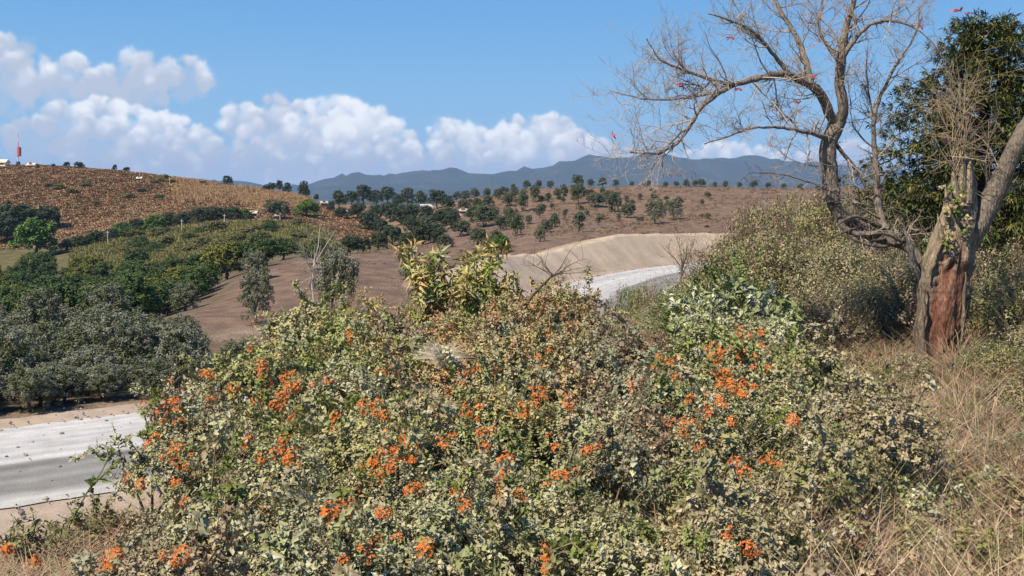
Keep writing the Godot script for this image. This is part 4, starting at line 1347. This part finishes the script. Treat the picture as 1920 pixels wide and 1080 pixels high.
	for a in [[1290, 640, 540, 13.0], [1340, 640, 520, 13.4], [1400, 640, 520, 13.0], [1450, 640, 545, 12.6], [1480, 650, 570, 12.2], [1370, 650, 560, 12.0], [1310, 640, 570, 12.2], [1430, 640, 590, 11.6]]:
		f = P(a[0], a[1], a[3]); f.y = land(f.x, a[3])
		stem_plant("pale_weed", f, P(a[0], a[2], a[3]).y - f.y, 0.38, 11, 15, broad, ppal, 0.72, wl, "weed", "tall pale weeds", 0.35)
	for a in [[1330, 475, 14.5], [1380, 500, 14.0], [1270, 545, 13.5]]:
		f = P(a[0], 600, a[2]); f.y = land(f.x, a[2])
		stem_plant("green_shrub", f, P(a[0], a[1], a[2]).y - f.y, 0.40, 14, 14, small, [Color(0.10, 0.16, 0.045), Color(0.13, 0.18, 0.06), Color(0.17, 0.19, 0.08)], 1.3, "fresh green shrub at the end of the cut bank", "shrub", "green shrubs by the cut bank", 0.35)
	for a in [[1010, 535], [1070, 540], [700, 560], [770, 560], [610, 545], [540, 575]]:
		f = P(a[0], 640, 10.3); f.y = land(f.x, 10.3)
		stem_plant("leafy_shrub", f, P(a[0], a[1], 10.3).y - f.y, 0.42, 12, 14, lance, gpal, 0.5, "slender yellow-leaved shrub along the crest of the flowering shrubs", "shrub", "yellow shrubs along the crest", 0.4)
	# little weeds in the dry grass
	for k in 170:
		var d := lerpf(4.0, 11.5, pow(rng.randf(), 0.8))
		var px := rng.randf_range(1280.0, 1960.0)
		if px < 1500.0 - maxf(0.0, surf_row(d) - 640.0) * 0.5: continue
		if absf(px - 1765.0) < 110.0 and d > 7.0: continue
		var x := (px - 960.0) / F * d
		var pale := rng.randf() < 0.3
		stem_plant("weed", Vector3(x, land(x, d), -d), rng.randf_range(0.22, 0.55), rng.randf_range(0.15, 0.32), rng.randi_range(8, 14), rng.randi_range(8, 12), small, ppal if pale else [Color(0.22, 0.21, 0.09), Color(0.30, 0.24, 0.14), Color(0.17, 0.18, 0.06), Color(0.26, 0.17, 0.11), Color(0.36, 0.28, 0.19)], 0.8, "pale grey-green weed growing in the dry grass" if pale else "brown-green weed growing in the dry grass", "weed", "pale weeds in the dry grass" if pale else "brown weeds in the dry grass", 0.15)
	# the trailing shoot and weeds over the sandy verge
	var t := thing("trailing_shoot", P(110, 1030, 5.6), "thin leafy shoot reaching up across the pale road", "plant")
	var st := MB.new()
	var line := [Vector3(0, -0.2, 0), P(130, 985, 5.6) - t.position, P(165, 920, 5.55) - t.position, P(190, 885, 5.5) - t.position, P(208, 850, 5.5) - t.position]
	st.tube(line, [0.006, 0.005, 0.004, 0.003, 0.002], 4, Color(0.2, 0.18, 0.1))
	var line2 := [P(165, 920, 5.55) - t.position, P(205, 880, 5.5) - t.position, P(240, 845, 5.5) - t.position]
	st.tube(line2, [0.003, 0.0025, 0.0015], 4, Color(0.2, 0.18, 0.1))
	part(t, "stem", st.mesh(), M.twig)
	var lf := MB.new()
	lf.leaf4(Vector3.ZERO, Vector3(0, 0.2, 1).normalized(), Vector3.UP, 0.045, 0.032, Color(0.14, 0.18, 0.07), 0.2)
	var lfm := lf.mesh()
	for k in 46:
		var w: Array = line if rng.randf() < 0.72 else line2
		var q := rng.randi() % (w.size() - 1)
		if w == line and q == 0: q = 1
		var o := part(t, "leaf", lfm, M.leaf)
		o.transform = Transform3D(aim(rdir(), rng.randf() * TAU, rng.randf_range(0.6, 1.2)), w[q].lerp(w[q + 1], rng.randf()) + rdir() * 0.012)
	for k in 9:
		var d := rng.randf_range(4.8, 6.6)
		var px := rng.randf_range(-60.0, 250.0)
		var x := (px - 960.0) / F * d
		stem_plant("verge_weed", Vector3(x, land(x, d), -d), rng.randf_range(0.2, 0.42), 0.25, 8, 5, small, [Color(0.19, 0.19, 0.09), Color(0.25, 0.23, 0.13), Color(0.16, 0.17, 0.08)], 0.9, "thin dry weed on the brink above the sandy verge", "weed", "weeds on the brink", 0.3)
	grasses()
	bare_saplings()
	conifer()

func grasses() -> void:
	var tufts := []
	for v in 3:
		var mb := MB.new()
		for k in 16:
			var a := rng.randf() * TAU
			var lean := rng.randf_range(0.02, 0.45)
			var dir := Vector3(cos(a) * lean, 1, sin(a) * lean).normalized()
			var b := Vector3(rng.randf_range(-0.1, 0.1), -0.02, rng.randf_range(-0.1, 0.1))
			var l := rng.randf_range(0.5, 1.0)
			var w := 0.0034
			var s := dir.cross(rdir()).normalized() * w
			var m := b + dir * l * 0.6
			var tip := m + (dir + Vector3(cos(a), -0.4, sin(a)) * 0.6).normalized() * l * 0.5
			var g := Color(1, 1, 1) * rng.randf_range(0.7, 1.15)
			mb.quad(b - s, m - s * 0.8, m + s * 0.8, b + s, g)
			mb.tri(m - s * 0.8, tip, m + s * 0.8, g)
		tufts.append(mb.mesh())
	var straw := [Color(0.39, 0.29, 0.19), Color(0.33, 0.225, 0.155), Color(0.45, 0.35, 0.24), Color(0.25, 0.17, 0.12), Color(0.29, 0.26, 0.14), Color(0.36, 0.23, 0.16)]
	var tr := [[], [], []]
	var cs := [[], [], []]
	for k in 15000:
		var d := lerpf(3.6, 16.0, pow(rng.randf(), 1.3))
		var px := rng.randf_range(1080.0, 2060.0)
		var row := surf_row(minf(d, 11.5))
		if px < 1440.0 - maxf(0.0, row - 640.0) * 0.55 + rng.randf_range(-60, 60): continue
		var x := (px - 960.0) / F * d
		var v := rng.randi() % 3
		var n := noise.get_noise_2d(x * 60.0, d * 60.0)
		var h := rng.randf_range(0.16, 0.42) * (1.0 + n) * (1.7 if rng.randf() < 0.12 else 1.0)
		tr[v].append(Transform3D(Basis(Vector3.UP, rng.randf() * TAU).scaled(Vector3(0.9, h, 0.9)), Vector3(x, land(x, d), -d)))
		cs[v].append(pick(straw))
	for k in 2600:        # the brink and the verge by the road
		var d := lerpf(4.5, 29.0, pow(rng.randf(), 1.6))
		var px := rng.randf_range(-120.0, 330.0)
		var x := (px - 960.0) / F * d
		if d > 9.0 and noise.get_noise_2d(x * 20.0, d * 20.0) < 0.08: continue
		var v := rng.randi() % 3
		tr[v].append(Transform3D(Basis(Vector3.UP, rng.randf() * TAU).scaled(Vector3(0.9, rng.randf_range(0.1, 0.3), 0.9)), Vector3(x, land(x, d), -d)))
		cs[v].append(pick(straw))
	for k in 9000:        # the far reach of the bank
		var d := lerpf(14.0, 80.0, rng.randf())
		var x := rng.randf_range(0.14, 0.56) * d
		if d > edge_at(x) + 9.0: continue
		var v := rng.randi() % 3
		tr[v].append(Transform3D(Basis(Vector3.UP, rng.randf() * TAU).scaled(Vector3(2.0, rng.randf_range(0.3, 0.7), 2.0)), Vector3(x, land(x, d), -d)))
		cs[v].append(pick(straw) * 0.9)
	for v in 3:
		meta(many(self, "straw_grass", tufts[v], M.straw, tr[v], cs[v]), "dry straw-coloured grass on the bank and along the brink", "grass")
	# the pale plume of dead grass in the shrubs
	var p := P(838, 700, 7.6)
	var t := thing("grass_plume", p, "pale fluffy plume of dead grass among the orange flowers", "grass plume")
	var mb := MB.new()
	for k in 420:
		var a := rng.randf() * TAU
		var dir := Vector3(cos(a) * rng.randf_range(0.2, 1.3), rng.randf_range(0.2, 1.0), sin(a) * 0.8).normalized()
		var l := rng.randf_range(0.08, 0.24)
		mb.tube([Vector3(cos(a) * 0.05, -0.04, 0.03), dir * l * 0.6, dir * l + Vector3(dir.x * 0.05, -0.03, 0)], [0.0016, 0.0014, 0.0007], 3, Color(0.62, 0.55, 0.42) * rng.randf_range(0.75, 1.15))
	part(t, "stalks", mb.mesh(), M.straw)
	t.position += Vector3(0, 0.10, 0.12)

# ---------------------------------------------------------------- bare wood
func grow(mb: MB, p: Vector3, dir: Vector3, l: float, r: float, depth: int, col: Color, lift := 0.12) -> void:
	var n := 4 if depth > 1 else 3
	var pts := [p]
	var rad := [r]
	var d := dir
	var q := p
	for k in n:
		d = (d + rdir() * 0.28 + Vector3(0, lift, 0)).normalized()
		q += d * l / n
		pts.append(q)
		rad.append(maxf(r * (1.0 - 0.75 * (k + 1.0) / n), 0.0016))
	mb.tube(pts, rad, 5 if r > 0.02 else 3, col * rng.randf_range(0.85, 1.15))
	if depth <= 0: return
	for k in range(1, pts.size()):
		for s in (rng.randi_range(1, 2)):
			var o := (rdir() + d * 0.7).normalized()
			grow(mb, pts[k].lerp(pts[k - 1], rng.randf()), o, l * rng.randf_range(0.35, 0.62), rad[k] * 0.62 + 0.001, depth - 1, col, lift)

func bare_saplings() -> void:
	var list := [
		[1283, 620, 15.5, 490, "dark leafless sapling before the end of the cut bank", Color(0.16, 0.12, 0.09), 3, 0.016],
		[1310, 600, 15.8, 505, "slender leafless sapling by the green shrub at the cut bank", Color(0.16, 0.12, 0.09), 2, 0.012],
		[592, 690, 60.0, 500, "pale leafless tree on the brown knoll", Color(0.42, 0.37, 0.31), 3, 0.075],
		[800, 620, 14.0, 505, "pale leafless sapling with dead leaves above the tall leafy bush", Color(0.36, 0.29, 0.21), 3, 0.013],
		[775, 620, 14.6, 520, "thin pale leafless sapling beside the tall leafy bush", Color(0.36, 0.30, 0.23), 3, 0.011],
		[1490, 640, 17.0, 500, "thin grey leafless sapling in the scrub", Color(0.24, 0.19, 0.15), 3, 0.014]]
	for a in list:
		var p := P(a[0], a[1], a[2])
		p.y = land(p.x, a[2])
		var t := thing("bare_sapling" if a[2] < 40.0 else "bare_tree", p, a[4], "tree")
		var top: float = P(a[0], a[3], a[2]).y - p.y
		var mb := MB.new()
		mb.tube([Vector3(0, -0.1, 0), Vector3(0.03, top * 0.4, 0) , Vector3(-0.04 * top, top * 0.8, 0.02), Vector3(-0.02 * top, top, 0)], [a[7], a[7] * 0.85, a[7] * 0.7, a[7] * 0.6], 6, a[5])
		part(t, "trunk", mb.mesh(), M.twig)
		mb = MB.new()
		for k in 3 + (2 if a[6] > 2 else 0):
			var o := Vector3(rng.randf_range(-0.8, 0.6), 1.0, rng.randf_range(-0.4, 0.4)).normalized()
			grow(mb, Vector3(-0.03 * top, top * rng.randf_range(0.75, 1.0), 0.01), o, a[7] * 38.0 * rng.randf_range(0.7, 1.1), a[7] * 0.5, 2, a[5])
		part(t, "branches", mb.mesh(), M.twig)
	# the dead bough lying over the shrubs
	var p := P(1000, 552, 9.8)
	var t := thing("dead_bough", p, "dark dead bough with curling twigs lying over the shrubs before the cut bank", "branch")
	var mb := MB.new()
	var pts := [P(985, 575, 9.8) - p, Vector3.ZERO, P(1032, 520, 9.7) - p, P(1052, 510, 9.7) - p]
	mb.tube(pts, [0.016, 0.013, 0.010, 0.007], 6, Color(0.10, 0.075, 0.06))
	part(t, "limb", mb.mesh(), M.twig)
	mb = MB.new()
	for k in 8:
		grow(mb, pts[2].lerp(pts[3], rng.randf()), (Vector3(rng.randf_range(-0.6, 0.9), rng.randf_range(-0.1, 1.0), 0.2)).normalized(), 0.34, 0.005, 1, Color(0.13, 0.10, 0.08), 0.0)
	part(t, "twigs", mb.mesh(), M.twig)

func conifer() -> void:
	var d := 20.0
	var p := P(1840, 560, d)
	p.y = land(p.x, d)
	var t := thing("conifer", p, "dark green conifer with drooping sprays behind the broken tree", "tree")
	var top := P(1850, 38, d).y - p.y
	var mb := MB.new()
	mb.tube([Vector3(0, -0.2, 0), Vector3(0.05, top * 0.5, 0), Vector3(0, top, 0)], [0.22, 0.14, 0.02], 8, Color(0.13, 0.095, 0.07))
	part(t, "trunk", mb.mesh(), M.bark)
	var lb := MB.new()
	var cr := MB.new()
	for k in 112:
		var f := (k + 0.5) / 112.0
		var y := top * lerpf(0.06, 0.99, f)
		var a := k * 2.399 + rng.randf_range(-0.3, 0.3)
		var reach := lerpf(3.7, 0.6, pow(f, 1.25)) * rng.randf_range(0.62, 1.12)
		var out := Vector3(cos(a), 0, sin(a))
		var p0 := Vector3(0, y, 0)
		var p1 := p0 + out * reach * 0.55 + Vector3(0, 0.14 * reach, 0)
		var p2 := p0 + out * reach + Vector3(0, -0.06 * reach, 0)
		lb.tube([p0, p1, p2], [0.03, 0.018, 0.005], 4, Color(0.15, 0.11, 0.08))
		for q in int(26 * reach) + 10:
			var g := rng.randf_range(0.22, 1.0)
			var b := p0.lerp(p1, g / 0.55) if g < 0.55 else p1.lerp(p2, (g - 0.55) / 0.45)
			b += rdir() * 0.16 * (0.5 + g)
			var tone := Color(0.075, 0.100, 0.036).lerp(Color(0.165, 0.16, 0.06), pow(rng.randf(), 2.0)) * rng.randf_range(0.7, 1.2)
			for w in 11:
				var dir := (out * 0.6 + rdir() * 0.9 + Vector3(0, -0.35, 0)).normalized()
				cr.leaf(b, dir, (Vector3.UP + rdir() * 0.5).normalized(), rng.randf_range(0.09, 0.19), 0.022, tone * rng.randf_range(0.8, 1.2))
	part(t, "limbs", lb.mesh(), M.bark)
	part(t, "crown", cr.mesh(), M.leaf)

func limb(t: Node3D, pts: Array, r0: float, r1: float, col: Color, twigs: MB, tw: int, tl: float, depth := 2) -> void:
	# pts: [column, row, distance]; a smooth curve is laid through them
	var cv := Curve3D.new()
	for k in pts.size():
		var a: Vector3 = P(pts[k][0], pts[k][1], pts[k][2]) - t.position
		var b: Vector3 = P(pts[mini(k + 1, pts.size() - 1)][0], pts[mini(k + 1, pts.size() - 1)][1], pts[mini(k + 1, pts.size() - 1)][2])
		var c: Vector3 = P(pts[maxi(k - 1, 0)][0], pts[maxi(k - 1, 0)][1], pts[maxi(k - 1, 0)][2])
		cv.add_point(a, (c - b) / 6.0, (b - c) / 6.0)
	var l := cv.get_baked_length()
	var n := maxi(6, int(l / 0.07))
	var q := []
	var rad := []
	for k in n + 1:
		q.append(cv.sample_baked(l * k / n) + rdir() * 0.006)
		rad.append(0.88 * lerpf(r0, r1, pow(float(k) / n, 0.85)) * rng.randf_range(0.93, 1.09))
	var mb := MB.new()
	mb.tube(q, rad, 9 if r0 > 0.03 else 6, col, 0.35, noise)
	part(t, "limb", mb.mesh(), M.bark)
	for k in int(tw * 0.72):
		var s := int(lerpf(n * 0.12, n, rng.randf()))
		var along: Vector3 = (q[mini(s + 1, n)] - q[maxi(s - 1, 0)]).normalized()
		var o := (rdir() * 1.0 + along * 0.65 + Vector3(0, 0.22, 0)).normalized()
		grow(twigs, q[mini(s, n)], o, tl * rng.randf_range(0.45, 1.15), minf(rad[mini(s, n)] * 0.5, 0.012), depth, Color(0.37, 0.305, 0.26), 0.05)

func old_tree() -> void:
	var d := 12.0
	var base := P(1757, 735, d)
	base.y = land(base.x, d)
	var t := thing("broken_tree", base, "old broken tree with a torn red-brown trunk and bare spreading branches", "tree")
	# the trunk: an uneven stump whose front is torn open to the red heartwood
	var ring := [[1752, 770, 34], [1757, 715, 36], [1760, 665, 40], [1764, 600, 43], [1770, 540, 45], [1776, 500, 45], [1785, 455, 39], [1795, 415, 33], [1803, 375, 27], [1806, 345, 24], [1807, 318, 17], [1805, 298, 11], [1803, 280, 5]]
	var n := 40
	var mb := MB.new()
	var bn := FastNoiseLite.new(); bn.seed = 31; bn.frequency = 1.0; bn.fractal_octaves = 4
	var rows := []
	for k in ring.size() - 1:
		for s in 9:
			var f := s / 9.0
			rows.append([lerpf(ring[k][0], ring[k + 1][0], f), lerpf(ring[k][1], ring[k + 1][1], f), lerpf(ring[k][2], ring[k + 1][2], f)])
	for k in rows.size():
		var c := P(rows[k][0], rows[k][1], d) - base
		var r: float = rows[k][2] / F * d
		for s in n:
			var an := TAU * s / n
			var dir := Vector3(cos(an), 0, sin(an))      # +z faces the road side where one stands
			var b := bn.get_noise_3d(dir.x * 2.2, c.y * 1.3, dir.z * 2.2)
			var fine := bn.get_noise_3d(dir.x * 7.0, c.y * 2.2, dir.z * 7.0)
			var rr := r * (1.0 + 0.18 * b + 0.15 * fine)
			# the open wound, with a ragged rim
			var rim := absf(an - PI * 0.47 + 0.22 * bn.get_noise_1d(c.y * 4.0) + 0.22 * bn.get_noise_1d(c.y * 17.0)) / (1.22 - 0.30 * smoothstep(600.0, 500.0, rows[k][1]))
			var row: float = rows[k][1] + 60.0 * bn.get_noise_2d(an * 4.0, 8.0)
			var inside := smoothstep(1.0, 0.86, rim) * smoothstep(478.0, 505.0, row) * smoothstep(704.0, 690.0, row)
			rr *= 1.0 - 0.20 * inside
			var hollow := smoothstep(0.75, 0.4, rim) * smoothstep(662.0, 670.0, row) * smoothstep(686.0, 678.0, row)
			rr *= 1.0 - 0.45 * hollow
			var bark := Color(0.40, 0.32, 0.235).lerp(Color(0.25, 0.195, 0.15), clampf(0.5 + fine * 1.2, 0, 1))
			if rows[k][1] < 520: bark = bark.lerp(Color(0.52, 0.42, 0.30), clampf(0.45 + b * 1.8, 0, 1) * smoothstep(520.0, 480.0, rows[k][1]))
			var wood := Color(0.27, 0.115, 0.08).lerp(Color(0.46, 0.27, 0.19), clampf(0.45 + fine * 1.9, 0, 1))
			wood = wood.lerp(Color(0.17, 0.07, 0.055), clampf(b * 2.0, 0, 1))
			mb.v.push_back(c + dir * rr); mb.c.push_back(bark.lerp(wood, smoothstep(0.2, 0.6, inside)))
	mb.n.resize(mb.v.size())
	for k in rows.size():
		for s in n:
			var a := mb.v[k * n + (s + 1) % n] - mb.v[k * n + (s + n - 1) % n]
			var b := mb.v[mini(k + 1, rows.size() - 1) * n + s] - mb.v[maxi(k - 1, 0) * n + s]
			mb.n[k * n + s] = b.cross(a).normalized()
	for k in rows.size() - 1:
		for s in n:
			var p := k * n + s
			var q := k * n + (s + 1) % n
			mb.i.append_array(PackedInt32Array([p, p + n, q, q, p + n, q + n]))
	for k in mb.i.size() / 3:
		var a := mb.v[mb.i[k * 3]]
		var nn := (mb.v[mb.i[k * 3 + 2]] - a).cross(mb.v[mb.i[k * 3 + 1]] - a)
		if nn.dot(mb.n[mb.i[k * 3]]) < 0.0:
			var sw := mb.i[k * 3 + 1]
			mb.i[k * 3 + 1] = mb.i[k * 3 + 2]; mb.i[k * 3 + 2] = sw
	part(t, "trunk", mb.mesh(), M.bark)
	# splinters standing at the broken top
	for a in [[1795, 395, 1786, 305, 0.06], [1814, 380, 1820, 288, 0.065], [1803, 380, 1806, 268, 0.06], [1782, 420, 1772, 345, 0.05], [1770, 470, 1758, 400, 0.045]]:
		mb = MB.new()
		mb.tube([P(a[0], a[1], 11.85) - base, P((a[0] + a[2]) * 0.5, (a[1] + a[3]) * 0.5, 11.82) - base, P(a[2], a[3], 11.85) - base], [a[4], a[4] * 0.7, 0.006], 6, Color(0.50, 0.40, 0.29), 0.4, noise)
		part(t, "splinter", mb.mesh(), M.bark)
	# plates of bark left along the wound
	for a in [[1727, 690, 1735, 530, 0.03], [1803, 640, 1810, 510, 0.028], [1740, 520, 1770, 440, 0.035]]:
		mb = MB.new()
		var pp := []
		var pr := []
		for q in 11:
			var f := q / 10.0
			pp.append(P(lerpf(a[0], a[2], f) + rng.randf_range(-2.5, 2.5), lerpf(a[1], a[3], f), 11.79) - base + Vector3(0, 0, rng.randf_range(-0.02, 0.02)))
			pr.append(a[4] * (0.35 + 0.65 * sin(PI * clampf(f, 0.06, 0.94))) * rng.randf_range(0.6, 1.15))
		mb.tube(pp, pr, 7, Color(0.36, 0.28, 0.20) * rng.randf_range(0.8, 1.1), 0.6, noise)
		part(t, "bark_plate", mb.mesh(), M.bark)
	var tw := MB.new()
	var grey := Color(0.37, 0.31, 0.26)
	var dark := Color(0.24, 0.20, 0.17)  # darker bark colour; on the low boughs it paints in their shade
	# the heavy limb that leaves the frame
	limb(t, [[1792, 485, 12.08], [1828, 430, 12.02], [1862, 368, 12.0], [1900, 285, 11.9], [1945, 210, 11.8], [2010, 100, 11.6], [2060, -60, 11.5]], 0.155, 0.085, Color(0.33, 0.28, 0.235), tw, 14, 0.9)
	# the low gnarled limb and the stems that rise from it
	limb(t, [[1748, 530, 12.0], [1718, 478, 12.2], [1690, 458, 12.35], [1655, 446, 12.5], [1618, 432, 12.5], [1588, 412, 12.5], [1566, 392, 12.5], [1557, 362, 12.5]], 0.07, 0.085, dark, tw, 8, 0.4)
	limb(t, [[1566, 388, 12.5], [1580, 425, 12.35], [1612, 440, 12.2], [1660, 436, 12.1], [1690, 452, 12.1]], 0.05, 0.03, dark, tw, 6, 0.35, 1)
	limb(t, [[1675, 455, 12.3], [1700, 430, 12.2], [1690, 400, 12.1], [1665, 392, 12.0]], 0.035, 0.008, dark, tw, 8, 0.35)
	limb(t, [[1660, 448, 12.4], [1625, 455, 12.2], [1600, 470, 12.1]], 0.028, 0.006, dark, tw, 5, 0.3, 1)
	limb(t, [[1559, 378, 12.5], [1555, 325, 12.5], [1551, 283, 12.5], [1560, 252, 12.5], [1572, 228, 12.5]], 0.105, 0.10, grey, tw, 6, 0.7)
	limb(t, [[1574, 230, 12.5], [1582, 205, 12.4], [1576, 170, 12.4], [1573, 150, 12.4], [1578, 112, 12.3], [1582, 75, 12.3], [1590, 40, 12.3], [1603, -5, 12.2], [1610, -60, 12.2]], 0.078, 0.03, grey, tw, 16, 0.8)
	limb(t, [[1568, 236, 12.5], [1553, 208, 12.4], [1537, 175, 12.3], [1512, 154, 12.2], [1466, 138, 12.0], [1420, 148, 11.8], [1370, 162, 11.6], [1320, 196, 11.4], [1295, 233, 11.3], [1266, 272, 11.2], [1237, 288, 11.2], [1180, 285, 11.1]], 0.07, 0.010, grey, tw, 44, 0.75)
	limb(t, [[1520, 158, 12.2], [1507, 104, 12.3], [1495, 71, 12.4], [1470, 33, 12.5], [1450, -10, 12.6], [1440, -60, 12.6]], 0.045, 0.018, grey, tw, 20, 0.7)
	limb(t, [[1480, 140, 12.0], [1466, 121, 12.0], [1445, 96, 11.9], [1412, 58, 11.8], [1370, 38, 11.7], [1328, 25, 11.6]], 0.032, 0.007, grey, tw, 20, 0.6)
	limb(t, [[1380, 160, 11.6], [1320, 146, 11.5], [1274, 129, 11.4], [1237, 112, 11.4], [1212, 71, 11.3]], 0.030, 0.005, grey, tw, 24, 0.55)
	limb(t, [[1360, 168, 11.6], [1287, 183, 11.8], [1224, 188, 11.9], [1145, 171, 12.0]], 0.026, 0.005, grey, tw, 22, 0.5)
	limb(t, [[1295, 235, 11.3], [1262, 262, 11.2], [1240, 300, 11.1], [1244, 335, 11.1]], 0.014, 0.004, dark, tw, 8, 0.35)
	limb(t, [[1556, 262, 12.5], [1520, 250, 12.2], [1470, 240, 12.0], [1412, 240, 11.8], [1370, 254, 11.6], [1320, 270, 11.5]], 0.035, 0.006, grey, tw, 24, 0.55)
	limb(t, [[1500, 246, 12.1], [1480, 222, 12.2], [1460, 205, 12.3], [1435, 195, 12.4]], 0.018, 0.006, grey, tw, 10, 0.4)
	limb(t, [[1578, 112, 12.3], [1612, 62, 12.2], [1653, 38, 12.1], [1700, 45, 12.0], [1740, 70, 11.9], [1760, 95, 11.9]], 0.035, 0.006, grey, tw, 20, 0.6)
	limb(t, [[1575, 120, 12.3], [1553, 88, 12.5], [1535, 60, 12.6], [1540, 20, 12.8], [1545, -40, 12.9]], 0.032, 0.012, grey, tw, 16, 0.6)
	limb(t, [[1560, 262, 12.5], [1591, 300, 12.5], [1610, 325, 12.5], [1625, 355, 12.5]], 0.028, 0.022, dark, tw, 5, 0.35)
	limb(t, [[1660, 432, 12.5], [1649, 400, 12.6], [1645, 354, 12.6], [1641, 287, 12.6], [1637, 242, 12.6], [1645, 196, 12.6], [1678, 125, 12.5], [1707, 83, 12.5], [1730, 30, 12.5]], 0.055, 0.008, grey, tw, 26, 0.6)
	limb(t, [[1640, 245, 12.6], [1630, 180, 12.7], [1624, 130, 12.7], [1628, 83, 12.8]], 0.020, 0.005, grey, tw, 12, 0.5)
	limb(t, [[1641, 280, 12.6], [1600, 240, 12.7], [1595, 190, 12.8], [1585, 130, 12.9]], 0.016, 0.004, grey, tw, 10, 0.4)
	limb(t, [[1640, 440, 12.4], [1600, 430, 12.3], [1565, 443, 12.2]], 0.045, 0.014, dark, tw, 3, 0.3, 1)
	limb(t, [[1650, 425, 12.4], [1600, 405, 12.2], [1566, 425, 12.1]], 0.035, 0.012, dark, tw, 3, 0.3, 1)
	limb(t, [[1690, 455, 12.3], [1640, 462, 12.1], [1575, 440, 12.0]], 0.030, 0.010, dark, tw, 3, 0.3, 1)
	limb(t, [[1712, 500, 12.0], [1708, 460, 11.9], [1695, 430, 11.9]], 0.06, 0.02, Color(0.38, 0.35, 0.32), tw, 2, 0.3, 1)
	limb(t, [[1650, 410, 12.4], [1560, 360, 12.2], [1480, 330, 12.0], [1400, 325, 11.8], [1380, 350, 11.8]], 0.018, 0.004, grey, tw, 14, 0.4)
	part(t, "twigs", tw.mesh(), M.twig)
	# the last red blossoms
	var fm := MB.new()
	for k in 9:
		fm.leaf(rdir() * 0.012, (rdir() + Vector3(0, 0.3, 0)).normalized(), rdir(), 0.06, 0.018, Color(0.50, 0.09, 0.10) * rng.randf_range(0.7, 1.2))
	var fmesh := fm.mesh()
	for a in [[1275, 157, 11.4], [1281, 162, 11.4], [1580, 100, 12.25], [1576, 112, 12.25], [1525, 142, 12.15], [1385, 165, 11.55], [1800, 20, 11.7], [1815, 24, 11.7], [1790, 18, 11.7], [1466, 222, 12.1], [1495, 193, 12.1], [1622, 160, 12.6], [1370, 69, 11.7], [1150, 255, 11.1], [1727, 52, 12.0]]:
		var o := part(t, "blossom", fmesh, M.petal)
		o.position = P(a[0], a[1], a[2]) - base
		o.rotation = rdir() * 3.0
	# dead creeper on the broken top
	var vb := P(1802, 330, 11.8)
	var v := thing("dead_creeper", vb, "dead straw-coloured creeper tangled over the top of the broken trunk", "vine")
	var vm := MB.new()
	for k in 13:
		var foot := P(rng.randf_range(1780, 1825), rng.randf_range(280, 330), 11.8) - vb
		var o := Vector3(rng.randf_range(-0.75, 0.45), 1.0, rng.randf_range(-0.3, 0.4)).normalized()
		grow(vm, foot, o, rng.randf_range(0.7, 1.25), 0.009, 2, Color(0.36, 0.285, 0.20), 0.02)
	part(v, "stems", vm.mesh(), M.twig)
	var lv := []
	var lc := []
	var sp := sprig_mesh(3, 0.08, 0.06, 0.045, 0.1, 0.4)
	for k in 24:
		lv.append(Transform3D(aim(Vector3(rng.randf_range(-0.6, 0.3), rng.randf_range(-0.4, 0.6), 1), rng.randf() * TAU, rng.randf_range(0.7, 1.2)), P(rng.randf_range(1765, 1815), rng.randf_range(340, 470), 11.76) - vb))
		lc.append(pick([Color(0.12, 0.16, 0.05), Color(0.30, 0.25, 0.13), Color(0.36, 0.29, 0.17)]))
	many(v, "foliage", sp, M.leaf, lv, lc)
